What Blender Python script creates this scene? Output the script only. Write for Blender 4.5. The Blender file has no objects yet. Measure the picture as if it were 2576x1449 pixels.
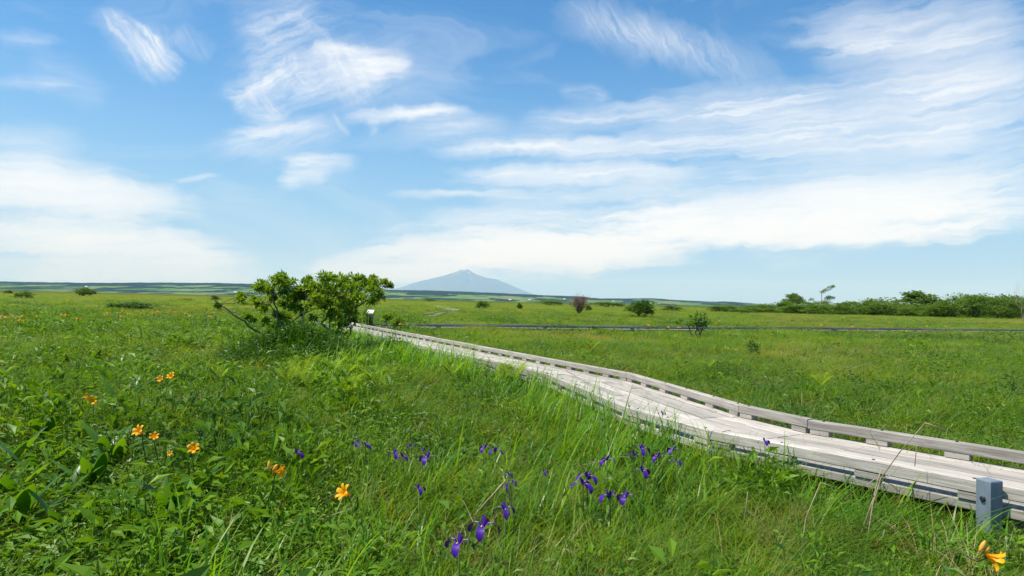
import bpy, math, random
import numpy as np
from mathutils import Vector, Matrix, Euler
PI = math.pi
R = math.radians
random.seed(7)
rng = np.random.default_rng(11)
S = bpy.context.scene
COL = S.collection

# ------------------------------------------------------------------ camera
FPX, EYE = 1717.0, 1.65
PITCH, ROLL = math.atan(33.5 / FPX), R(1.3)
cam = bpy.data.cameras.new('camera')
cam.sensor_width = 36.0
cam.lens = FPX / 2576.0 * 36.0
cam.clip_start, cam.clip_end = 0.05, 300000.0
cam_o = bpy.data.objects.new('camera', cam)
COL.objects.link(cam_o)
cam_o.matrix_world = (Matrix.Translation((0, 0, EYE)) @ Matrix.Rotation(PI / 2 + PITCH, 4, 'X')
                      @ Matrix.Rotation(ROLL, 4, 'Z'))
S.camera = cam_o
SIDE = 1024 / 576 / (2576 / 1449)


def ray(px, py):
    x, y = (px - 1288) / FPX, -(py - 724.5) / FPX
    c, s = math.cos(ROLL), math.sin(ROLL)
    xr, yr = x * c - y * s, x * s + y * c
    return Vector((xr, math.cos(PITCH) - yr * math.sin(PITCH), math.sin(PITCH) + yr * math.cos(PITCH)))


def at(px, py, z=0.0):
    d = ray(px, py)
    t = (z - EYE) / d.z
    return Vector((d.x * t, d.y * t, z))


def at_depth(px, py, dep):
    d = ray(px, py)
    return Vector((d.x / d.y * dep, dep, EYE + d.z / d.y * dep))


def azel(px, py):
    d = ray(px, py)
    return math.atan2(d.x, d.y), math.atan2(d.z, math.hypot(d.x, d.y))


# ------------------------------------------------------------------ light
SUN_EL = R(63)
SUN_AZ = math.atan2(-0.97, -0.22)
sl = bpy.data.lights.new('sun', 'SUN')
sl.energy, sl.angle, sl.color = 5.0, R(0.53), (1.0, 0.94, 0.82)
so = bpy.data.objects.new('sun', sl)
COL.objects.link(so)
sdir = Vector((math.sin(SUN_AZ) * math.cos(SUN_EL), math.cos(SUN_AZ) * math.cos(SUN_EL), math.sin(SUN_EL)))
so.rotation_euler = sdir.to_track_quat('Z', 'Y').to_euler()
S.view_settings.view_transform = 'Standard'
S.view_settings.look = 'None'
S.view_settings.gamma = 1.0
S.view_settings.exposure = 0.55
S.render.engine = 'CYCLES'
S.cycles.max_bounces = 6
S.cycles.diffuse_bounces = 3
S.cycles.glossy_bounces = 2
S.cycles.transmission_bounces = 4
S.cycles.volume_bounces = 1
S.cycles.use_denoising = True

# ------------------------------------------------------------------ sky
W = bpy.data.worlds.new('World')
S.world = W
W.use_nodes = True
W.cycles.sampling_method = 'MANUAL'
W.cycles.sample_map_resolution = 512
wt = W.node_tree
for n in list(wt.nodes):
    wt.nodes.remove(n)
WL = wt.links


def wn(t, **kw):
    n = wt.nodes.new(t)
    for k, v in kw.items():
        setattr(n, k, v)
    return n


def put(sock, v):
    if isinstance(v, bpy.types.NodeSocket):
        WL.new(v, sock)
    else:
        sock.default_value = v


def M(op, a, b=None, c=None, clamp=False):
    n = wn('ShaderNodeMath', operation=op, use_clamp=clamp)
    put(n.inputs[0], a)
    if b is not None:
        put(n.inputs[1], b)
    if c is not None:
        put(n.inputs[2], c)
    return n.outputs[0]


def V(op, a, b=None):
    n = wn('ShaderNodeVectorMath', operation=op)
    put(n.inputs[0], a)
    if b is not None:
        put(n.inputs[1], b)
    return n.outputs[0]


def comb(x, y, z=0.0):
    n = wn('ShaderNodeCombineXYZ')
    put(n.inputs[0], x); put(n.inputs[1], y); put(n.inputs[2], z)
    return n.outputs[0]


def noise(vec, scale, detail=4, rough=0.55, dist=0.0, dims='2D'):
    n = wn('ShaderNodeTexNoise', noise_dimensions=dims)
    put(n.inputs['Vector'], vec)
    n.inputs['Scale'].default_value = scale
    n.inputs['Detail'].default_value = detail
    n.inputs['Roughness'].default_value = rough
    n.inputs['Distortion'].default_value = dist
    return n


sky = wn('ShaderNodeTexSky', sky_type='NISHITA', sun_disc=False)
sky.sun_elevation, sky.sun_rotation = SUN_EL, SUN_AZ
sky.altitude, sky.air_density, sky.dust_density, sky.ozone_density = 0, 1.0, 0.0, 1.0
tc = wn('ShaderNodeTexCoord')
sp = wn('ShaderNodeSeparateXYZ')
WL.new(tc.outputs['Generated'], sp.inputs[0])
dx, dy, dz = sp.outputs
azi = M('ARCTAN2', dx, dy)
ele = M('ARCTAN2', dz, M('SQRT', M('ADD', M('MULTIPLY', dx, dx), M('MULTIPLY', dy, dy))))
P0 = comb(azi, ele)
wob = noise(P0, 7.0, 5, 0.6)
wv = V('MULTIPLY', V('SUBTRACT', wob.outputs['Color'], (0.5, 0.5, 0.5)), (0.05, 0.026, 0.0))
PW = V('ADD', P0, wv)
wob2 = noise(P0, 34.0, 4, 0.6)
PW = V('ADD', PW, V('MULTIPLY', V('SUBTRACT', wob2.outputs['Color'], (0.5, 0.5, 0.5)), (0.020, 0.012, 0.0)))

# cloud streaks: x0,y0,x1,y1 ends of the axis, half width above / below, bulge, opacity, fibre
ST = [
    (250, 5, 490, 175, 13, 50, 22, .95, .9), (340, 60, 440, 220, 55, 40, 0, .75, 1.0), (300, 50, 400, 160, 10, 60, 0, .4, 1.0), (430, 55, 540, 150, 20, 40, 8, .35, .9),
    (-40, 95, 170, 110, 18, 22, 0, .32, .8), (-60, 200, 200, 220, 16, 14, 0, .45, .9), (40, 150, 290, 260, 50, 45, 0, .28, .9),
    (540, 268, 745, 135, 24, 34, 10, .7, 1.0), (610, 220, 850, 175, 30, 34, 0, .55, 1.0), (600, 200, 720, 300, 30, 30, 0, .5, 1.0), (700, 130, 800, 240, 30, 34, 0, .55, 1.0), (780, 90, 900, 210, 26, 30, 0, .5, 1.0), (900, 110, 980, 210, 16, 24, 0, .35, 1.0), (720, 138, 1060, 150, 20, 26, 10, .95, .8),
    (790, 185, 1040, 168, 18, 24, 0, .75, .8), (580, 285, 740, 290, 24, 34, 0, .5, 1.0), (520, 255, 1090, 135, 100, 85, 0, .38, 1.0), (560, 100, 900, 20, 60, 60, 0, .25, 1.0),
    (590, 130, 810, 10, 60, 60, 0, .4, .9), (790, 110, 960, 250, 60, 60, 0, .45, .9),
    (600, 240, 700, 190, 16, 22, 6, .8, .8), (760, 120, 930, 128, 12, 16, 5, .7, .8), (690, 230, 960, 190, 14, 26, 6, .6, .9), (570, 270, 640, 215, 14, 16, 0, .7, .9),
    (860, 150, 1045, 158, 7, 8, 0, .8, .6), (880, 175, 1030, 170, 6, 7, 0, .7, .6), (620, 60, 720, 120, 12, 14, 0, .3, 1.0), (700, 20, 830, 110, 12, 14, 0, .35, 1.0), (830, 280, 880, 345, 9, 9, 0, .35, 1.0),
    (490, 375, 890, 305, 24, 48, 12, .65, .8), (530, 335, 840, 322, 14, 16, 3, .7, .7), (680, 404, 925, 402, 10, 32, 6, .85, .8), (700, 430, 860, 415, 12, 26, 0, .5, 1.0),
    (670, 460, 850, 436, 14, 22, 0, .7, .7), (850, 288, 1210, 275, 15, 18, 9, .95, .6), (930, 290, 955, 350, 14, 14, 0, .35, 1.0),
    (990, 325, 1290, 305, 22, 30, 0, .5, .9), (425, 455, 550, 443, 6, 7, 0, .5, .6),
    (-300, 400, 545, 518, 40, 58, 20, .95, .4), (-300, 470, 420, 528, 50, 34, 0, .8, .5), (-50, 400, 330, 440, 26, 40, 0, .6, .7), (-200, 350, 230, 370, 40, 50, 0, .5, .7),
    (-100, 560, 640, 650, 42, 55, 26, .95, .4), (-200, 585, 300, 600, 30, 40, 0, .6, .5), (-100, 660, 720, 695, 50, 60, 0, .75, .4),
    (1380, 5, 1720, 130, 46, 46, 0, .48, .8), (1540, 50, 1980, 200, 40, 40, -8, .5, .8), (1960, 85, 2700, 55, 70, 70, 0, .62, .6),
    (1980, 104, 2520, 95, 18, 20, 0, .5, .7), (2200, 170, 2700, 180, 60, 60, 0, .45, .7),
    (1390, 228, 1550, 238, 14, 16, 0, .55, .9), (1280, 300, 1720, 262, 22, 30, 6, .7, .8), (1540, 262, 2700, 190, 46, 48, 0, .8, .9), (1500, 330, 2700, 280, 60, 60, 0, .55, .9), (2000, 120, 2700, 150, 90, 90, 0, .4, .9),
    (1580, 300, 2150, 238, 26, 30, 0, .6, .8), (2080, 235, 2700, 225, 50, 50, 0, .6, .7), (1040, 372, 1630, 352, 16, 22, 5, .85, .6),
    (1260, 388, 1950, 340, 28, 34, 0, .75, .7), (1760, 360, 2750, 290, 50, 60, 0, .8, .6), (1080, 435, 1800, 430, 22, 34, 6, .9, .5),
    (1500, 460, 2750, 400, 50, 60, 10, .6, .9), (1900, 500, 2750, 450, 60, 60, 0, .8, .3), (1450, 530, 2750, 480, 40, 60, 0, .85, .45), (1150, 500, 1700, 478, 14, 20, 0, .6, .7), (960, 494, 1330, 480, 9, 12, 0, .6, .7),
    (1060, 545, 1560, 525, 20, 30, 0, .7, .6), (860, 640, 1720, 590, 46, 62, 14, 1.0, .3), (1400, 590, 2700, 545, 60, 30, -14, 1.0, .12),
    (1100, 640, 1800, 622, 50, 38, -6, 1.0, .2), (740, 675, 1060, 625, 14, 18, 0, .7, .6), (700, 690, 1350, 655, 26, 40, 0, .85, .35),
    (1700, 605, 2450, 592, 20, 18, -10, .9, .3),
]
# three directions of cloud fibre, bent by the same wind
FIB = {}
for key, deg, su, sv in (('level', 3, 7.0, 56.0), ('down', -52, 9.0, 58.0), ('rise', 26, 8.0, 56.0)):
    c, s = math.cos(R(deg)), math.sin(R(deg))
    dn1 = wn('ShaderNodeVectorMath', operation='DOT_PRODUCT'); put(dn1.inputs[0], PW); dn1.inputs[1].default_value = (c * su, s * su, 0)
    dn2 = wn('ShaderNodeVectorMath', operation='DOT_PRODUCT'); put(dn2.inputs[0], PW); dn2.inputs[1].default_value = (-s * sv, c * sv, 0)
    fn = noise(comb(dn1.outputs['Value'], dn2.outputs['Value']), 1.0, 7, 0.70, 0.0)
    m2 = wn('ShaderNodeMapRange', interpolation_type='SMOOTHSTEP')
    put(m2.inputs['Value'], fn.outputs[0])
    m2.inputs['From Min'].default_value, m2.inputs['From Max'].default_value = 0.30, 0.70
    dn3 = wn('ShaderNodeVectorMath', operation='DOT_PRODUCT'); put(dn3.inputs[0], PW); dn3.inputs[1].default_value = (c * 5.0 + 3.1 * s, s * 5.0 - 3.1 * c, 0)
    f2 = noise(comb(dn3.outputs['Value'], M('MULTIPLY', dn2.outputs['Value'], 2.3)), 1.0, 5, 0.62, 0.0)
    m3 = wn('ShaderNodeMapRange', interpolation_type='SMOOTHSTEP')
    put(m3.inputs['Value'], f2.outputs[0])
    m3.inputs['From Min'].default_value, m3.inputs['From Max'].default_value = 0.36, 0.64
    m3.inputs['To Min'].default_value = 0.45
    FIB[key] = (M('MULTIPLY', M('SUBTRACT', fn.outputs[0], 0.5), 1.3), M('MULTIPLY', m2.outputs[0], m3.outputs[0]))
trans = None


def dot(vec, k):
    n = wn('ShaderNodeVectorMath', operation='DOT_PRODUCT')
    put(n.inputs[0], vec)
    n.inputs[1].default_value = k
    return n.outputs['Value']


for (x0, y0, x1, y1, wu, wd, bulge, op, fib) in ST:
    a0, a1 = azel(x0, y0), azel(x1, y1)
    cx, cy = (a0[0] + a1[0]) / 2, (a0[1] + a1[1]) / 2
    ang = math.atan2(a1[1] - a0[1], a1[0] - a0[0])
    L = math.hypot(a1[0] - a0[0], a1[1] - a0[1]) / 2
    k = math.cos(cx) ** 1.3 / FPX
    c, s = math.cos(ang), math.sin(ang)
    key = 'down' if ang < R(-18) else ('rise' if ang > R(14) else 'level')
    rag, fibre = FIB[key]
    # the centre leans on the previous streak by a hair, which keeps the node stack short
    q = V('SUBTRACT', PW, (cx, cy, 0) if trans is None else comb(M('MULTIPLY_ADD', trans, 1e-7, cx), cy))
    a = dot(q, (c / L, s / L, 0))
    aa = M('MULTIPLY', a, a)
    ku, kd = 1 / (1.65 * wu * k), 1 / (1.65 * wd * k)
    if bulge or max(wu / wd, wd / wu) > 1.3:
        b = dot(q, (-s, c, 0))
        if bulge:
            b = M('MULTIPLY_ADD', aa, bulge * k, b)
            b = M('SUBTRACT', b, .5 * bulge * k)
        bn = M('MAXIMUM', M('MULTIPLY', b, ku), M('MULTIPLY', b, -kd))
    else:
        kk = 2 / (1 / ku + 1 / kd)
        bn = dot(q, (-s * kk, c * kk, 0))
    d2 = M('MULTIPLY_ADD', bn, bn, M('MULTIPLY', aa, aa))
    mr = wn('ShaderNodeMapRange', interpolation_type='SMOOTHSTEP')
    put(mr.inputs['Value'], M('ADD', M('SQRT', d2), rag))
    mr.inputs['From Min'].default_value, mr.inputs['From Max'].default_value = 0.12, 1.0
    mr.inputs['To Min'].default_value, mr.inputs['To Max'].default_value = -op, 0.0
    body = M('MULTIPLY_ADD', fibre, fib * .95, 1.0 - fib * .95)
    t = M('MULTIPLY_ADD', mr.outputs[0], body, 1.0)
    trans = t if trans is None else M('MULTIPLY', trans, t)
# thin cirrus over the rest of the sky (also behind the camera)
gen = noise(V('MULTIPLY', PW, (2.2, 9.0, 1.0)), 1.0, 6, 0.6, 0.8)
mr = wn('ShaderNodeMapRange', interpolation_type='SMOOTHSTEP')
put(mr.inputs['Value'], gen.outputs[0])
mr.inputs['From Min'].default_value, mr.inputs['From Max'].default_value = 0.45, 0.85
mr.inputs['To Min'].default_value, mr.inputs['To Max'].default_value = 1.0, 0.72
trans = M('MULTIPLY', trans, mr.outputs[0])
dens = M('SUBTRACT', 1.0, trans)
SKYK = 0.108
hs = wn('ShaderNodeHueSaturation')
hs.inputs['Saturation'].default_value = 1.4
WL.new(sky.outputs[0], hs.inputs['Color'])
# pale blue air towards the horizon
lo = wn('ShaderNodeMapRange', interpolation_type='SMOOTHERSTEP')
put(lo.inputs['Value'], M('ABSOLUTE', ele))
lo.inputs['From Min'].default_value, lo.inputs['From Max'].default_value = -0.10, 0.42
lo.inputs['To Min'].default_value, lo.inputs['To Max'].default_value = 1.0, 0.0
hz_ = wn('ShaderNodeMix', data_type='RGBA')
put(hz_.inputs['Factor'], lo.outputs[0])
WL.new(hs.outputs[0], hz_.inputs['A'])
hz_.inputs['B'].default_value = (0.18 / SKYK, 0.345 / SKYK, 0.56 / SKYK, 1)
mx = wn('ShaderNodeMix', data_type='RGBA')
put(mx.inputs['Factor'], dens)
WL.new(hz_.outputs['Result'], mx.inputs['A'])
CL = 0.74 / SKYK
mx.inputs['B'].default_value = (CL * 0.985, CL, CL * 1.01, 1)
bg = wn('ShaderNodeBackground')
WL.new(mx.outputs['Result'], bg.inputs['Color'])
bg.inputs['Strength'].default_value = SKYK
wo = wn('ShaderNodeOutputWorld')
WL.new(bg.outputs[0], wo.inputs['Surface'])


# ------------------------------------------------------------------ materials
class NT:
    def __init__(s, name):
        s.m = bpy.data.materials.new(name)
        s.m.use_nodes = True
        s.t = s.m.node_tree
        s.b = s.t.nodes['Principled BSDF']
        s.out = s.t.nodes['Material Output']

    def n(s, t, ins=None, **kw):
        n = s.t.nodes.new(t)
        for k, v in kw.items():
            setattr(n, k, v)
        for k, v in (ins or {}).items():
            s.set(n.inputs[k], v)
        return n

    def set(s, sock, v):
        if isinstance(v, bpy.types.NodeSocket):
            s.t.links.new(v, sock)
        else:
            sock.default_value = v

    def ramp(s, fac, stops):
        r = s.n('ShaderNodeValToRGB')
        e = r.color_ramp.elements
        while len(e) < len(stops):
            e.new(0.5)
        for q, (p, c) in zip(e, stops):
            q.position = p
            q.color = (*c, 1)
        s.set(r.inputs[0], fac)
        return r.outputs[0]

    def math(s, op, a, b=0.0, clamp=False):
        n = s.n('ShaderNodeMath', operation=op, use_clamp=clamp)
        s.set(n.inputs[0], a); s.set(n.inputs[1], b)
        return n.outputs[0]

    def mix(s, f, a, b, blend='MIX'):
        n = s.n('ShaderNodeMix', data_type='RGBA', blend_type=blend)
        s.set(n.inputs['Factor'], f); s.set(n.inputs['A'], a); s.set(n.inputs['B'], b)
        return n.outputs['Result']

    def noise(s, vec, scale, detail=3, rough=0.55, dist=0.0, sc=None):
        if sc:
            mp = s.n('ShaderNodeMapping')
            s.set(mp.inputs['Vector'], vec)
            mp.inputs['Scale'].default_value = sc
            vec = mp.outputs[0]
        n = s.n('ShaderNodeTexNoise')
        s.set(n.inputs['Vector'], vec)
        n.inputs['Scale'].default_value = scale
        n.inputs['Detail'].default_value = detail
        n.inputs['Roughness'].default_value = rough
        n.inputs['Distortion'].default_value = dist
        return n.outputs[0]

    def pos(s):
        return s.n('ShaderNodeNewGeometry').outputs['Position']

    def objco(s):
        return s.n('ShaderNodeTexCoord').outputs['Object']

    def bump(s, h, strength=0.3, dist=0.01):
        b = s.n('ShaderNodeBump', {'Strength': strength, 'Distance': dist, 'Height': h})
        s.t.links.new(b.outputs[0], s.b.inputs['Normal'])


def foliage(name, stops, patch=None, trans=0.35, rough=0.5, spec=0.2, tgain=1.9):
    """leaf material: per-blade and per-plant colour, patches over the meadow, light through the blade"""
    t = NT(name)
    at_ = t.n('ShaderNodeAttribute', attribute_type='GEOMETRY', attribute_name='rnd').outputs['Fac']
    inst = t.n('ShaderNodeObjectInfo').outputs['Random']
    f = t.math('ADD', t.math('MULTIPLY', at_, 0.65), t.math('MULTIPLY', inst, 0.35))
    c = t.ramp(f, stops)
    if patch:
        p = t.pos()
        for (sc, lo, hi, col) in patch:
            nz = t.noise(p, sc, 3)
            m = t.n('ShaderNodeMapRange', {'Value': nz, 'From Min': lo, 'From Max': hi}, interpolation_type='SMOOTHSTEP').outputs[0]
            c = t.mix(m, c, t.mix(0.75, c, (*col, 1)))
    t.set(t.b.inputs['Base Color'], c)
    t.b.inputs['Roughness'].default_value = rough
    t.b.inputs['Specular IOR Level'].default_value = spec
    tr = t.n('ShaderNodeBsdfTranslucent')
    t.set(tr.inputs['Color'], t.mix(1.0, c, (1.25 * tgain, 1.05 * tgain, 0.35 * tgain, 1), 'MULTIPLY'))
    mx_ = t.n('ShaderNodeMixShader', {0: trans})
    t.t.links.new(t.b.outputs[0], mx_.inputs[1])
    t.t.links.new(tr.outputs[0], mx_.inputs[2])
    t.t.links.new(mx_.outputs[0], t.out.inputs['Surface'])
    return t.m


G0, G1, G2, TAN = (0.053, 0.122, 0.005), (0.104, 0.205, 0.008), (0.165, 0.268, 0.012), (0.30, 0.23, 0.10)
GP = [(0.16, 0.47, 0.65, (0.18, 0.255, 0.012)), (0.6, 0.5, 0.64, (0.05, 0.14, 0.006)), (0.05, 0.52, 0.64, (0.23, 0.21, 0.06)), (1.6, 0.56, 0.68, (0.20, 0.17, 0.06))]
m_grass = foliage('fine_grass', [(0, (0.03, 0.075, 0.004)), (0.22, G0), (0.52, G1), (0.84, G2), (0.92, (0.17, 0.19, 0.045)), (0.98, TAN)], GP, 0.42)
m_far = foliage('far_grass', [(0, (0.03, 0.075, 0.004)), (0.2, G0), (0.48, G1), (0.78, G2), (0.84, (0.20, 0.20, 0.05)), (0.93, TAN)], GP, 0.42)
m_reed = foliage('reed_leaf', [(0, (0.05, 0.15, 0.006)), (0.5, (0.09, 0.23, 0.008)), (0.9, (0.16, 0.30, 0.015)), (1, (0.24, 0.30, 0.04))], None, 0.45, 0.4, 0.35)
m_herb = foliage('herb_leaf', [(0, (0.05, 0.125, 0.005)), (0.5, (0.10, 0.212, 0.008)), (1, (0.16, 0.285, 0.012))], [(0.4, 0.5, 0.7, (0.03, 0.09, 0.02))], 0.3, 0.45, 0.22)
m_broad = foliage('broad_leaf', [(0, (0.035, 0.11, 0.006)), (0.6, (0.06, 0.16, 0.008)), (1, (0.11, 0.22, 0.012))], None, 0.38, 0.36, 0.4)
m_straw = foliage('straw', [(0, (0.20, 0.16, 0.07)), (0.6, (0.34, 0.28, 0.14)), (1, (0.46, 0.39, 0.23))], None, 0.25)
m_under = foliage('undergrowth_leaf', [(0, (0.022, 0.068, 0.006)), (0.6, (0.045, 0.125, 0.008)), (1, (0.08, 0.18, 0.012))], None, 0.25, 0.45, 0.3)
m_fern = foliage('fern_frond', [(0, (0.17, 0.29, 0.008)), (0.6, (0.24, 0.36, 0.010)), (1, (0.30, 0.40, 0.012))], None, 0.45, 0.5, 0.25)
m_tleaf = foliage('tree_leaf', [(0, (0.07, 0.155, 0.008)), (0.5, (0.125, 0.24, 0.011)), (0.85, (0.18, 0.30, 0.016)), (1, (0.23, 0.32, 0.025))], None, 0.32, 0.4, 0.4)
m_bleaf = foliage('shrub_leaf', [(0, (0.03, 0.08, 0.008)), (0.6, (0.055, 0.135, 0.011)), (1, (0.095, 0.18, 0.016))], None, 0.28, 0.45, 0.35)
m_bleaf2 = foliage('thicket_leaf', [(0, (0.06, 0.125, 0.011)), (0.6, (0.10, 0.19, 0.015)), (1, (0.15, 0.24, 0.025))], None, 0.28, 0.5, 0.3)
m_stem = foliage('flower_stem', [(0, (0.05, 0.10, 0.02)), (1, (0.09, 0.15, 0.03))], None, 0.1)
m_lily = foliage('daylily_petal', [(0, (0.90, 0.40, 0.004)), (1, (0.95, 0.50, 0.010))], None, 0.35, 0.45, 0.3, 0.8)
m_lbud = foliage('daylily_bud', [(0, (0.75, 0.42, 0.05)), (1, (0.8, 0.5, 0.1))], None, 0.3, 0.45, 0.3, 0.8)
m_iris = foliage('iris_petal', [(0, (0.042, 0.006, 0.21)), (1, (0.07, 0.011, 0.33))], None, 0.25, 0.5, 0.3, 0.8)
m_yel = NT('iris_signal').m
m_yel.node_tree.nodes['Principled BSDF'].inputs['Base Color'].default_value = (0.6, 0.42, 0.1, 1)


def bark(name, c0, c1):
    t = NT(name)
    nz = t.noise(t.objco(), 14, 5, 0.65, 0.4, (1, 1, 0.3))
    t.set(t.b.inputs['Base Color'], t.ramp(nz, [(0.3, c0), (0.7, c1)]))
    t.b.inputs['Roughness'].default_value = 0.9
    t.bump(nz, 0.6, 0.02)
    return t.m


m_bark = bark('bark', (0.035, 0.028, 0.022), (0.12, 0.10, 0.085))
m_twig = bark('dead_twig', (0.12, 0.065, 0.05), (0.22, 0.13, 0.10))
m_pale = bark('pale_bark', (0.22, 0.19, 0.15), (0.42, 0.37, 0.3))
m_dry = bark('dry_stalk', (0.22, 0.16, 0.095), (0.46, 0.38, 0.26))


def wood(name, c0, c1, c2):
    """weathered silver-grey timber: grain along the board (object x), stains, cracks"""
    t = NT(name)
    co = t.n('ShaderNodeAttribute', attribute_type='GEOMETRY', attribute_name='grain').outputs['Vector']
    at_ = t.n('ShaderNodeAttribute', attribute_type='GEOMETRY', attribute_name='rnd').outputs['Fac']
    g1 = t.noise(co, 1.0, 5, 0.65, 0.6, (2.2, 55, 55))
    g2 = t.noise(co, 1.0, 3, 0.5, 1.2, (1.1, 6, 6))
    c = t.ramp(g1, [(0.28, c0), (0.5, c1), (0.72, c2)])
    c = t.mix(t.math('MULTIPLY', t.n('ShaderNodeMapRange', {'Value': g2, 'From Min': 0.48, 'From Max': 0.72}).outputs[0], 0.7), c, (*c0, 1))
    v = t.math('ADD', t.math('MULTIPLY', at_, 0.46), 0.68)
    c = t.mix(1.0, c, t.n('ShaderNodeCombineColor', {0: v, 1: v, 2: v}).outputs[0], 'MULTIPLY')
    mp = t.n('ShaderNodeMapping', {'Vector': co}); mp.inputs['Scale'].default_value = (2.2, 9, 9)
    kn = t.n('ShaderNodeTexVoronoi'); t.t.links.new(mp.outputs[0], kn.inputs['Vector'])
    c = t.mix(t.n('ShaderNodeMapRange', {'Value': kn.outputs['Distance'], 'From Min': 0.05, 'From Max': 0.14, 'To Min': 0.7, 'To Max': 0.0}).outputs[0], c, (0.10, 0.085, 0.07, 1))
    crack = t.noise(co, 1.0, 2, 0.5, 0.3, (1.5, 90, 90))
    k = t.n('ShaderNodeMapRange', {'Value': crack, 'From Min': 0.70, 'From Max': 0.76}).outputs[0]
    c = t.mix(t.math('MULTIPLY', k, 0.75), c, (0.06, 0.05, 0.045, 1))
    t.set(t.b.inputs['Base Color'], c)
    t.b.inputs['Roughness'].default_value = 0.85
    t.b.inputs['Specular IOR Level'].default_value = 0.2
    t.bump(t.math('SUBTRACT', g1, k), 0.5, 0.006)
    return t.m


m_wood = wood('weathered_timber', (0.22, 0.20, 0.18), (0.42, 0.393, 0.355), (0.54, 0.51, 0.468))
m_wood2 = wood('grey_timber', (0.12, 0.11, 0.10), (0.24, 0.22, 0.20), (0.36, 0.335, 0.31))
t = NT('blue_grey_post')
nz = t.noise(t.objco(), 16, 6, 0.7, 0.5, (1, 1, 0.25))
t.set(t.b.inputs['Base Color'], t.ramp(nz, [(0.3, (0.12, 0.15, 0.20)), (0.6, (0.165, 0.205, 0.26)), (0.75, (0.22, 0.25, 0.28))]))
t.b.inputs['Roughness'].default_value = 0.55
t.bump(nz, 0.25, 0.004)
m_post = t.m
t = NT('dark_hole'); t.b.inputs['Base Color'].default_value = (0.02, 0.02, 0.03, 1); m_hole = t.m
t = NT('white_panel'); t.b.inputs['Base Color'].default_value = (0.66, 0.66, 0.65, 1); t.b.inputs['Roughness'].default_value = 0.35; m_panel = t.m
t = NT('grey_board'); nz = t.noise(t.objco(), 6, 4); t.set(t.b.inputs['Base Color'], t.ramp(nz, [(0.3, (0.10, 0.10, 0.12)), (0.7, (0.2, 0.19, 0.22))])); m_gboard = t.m
t = NT('farm_wall'); t.b.inputs['Base Color'].default_value = (0.45, 0.44, 0.43, 1); m_fwall = t.m
t = NT('farm_roof'); t.b.inputs['Base Color'].default_value = (0.55, 0.42, 0.4, 1); m_froof = t.m


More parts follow.
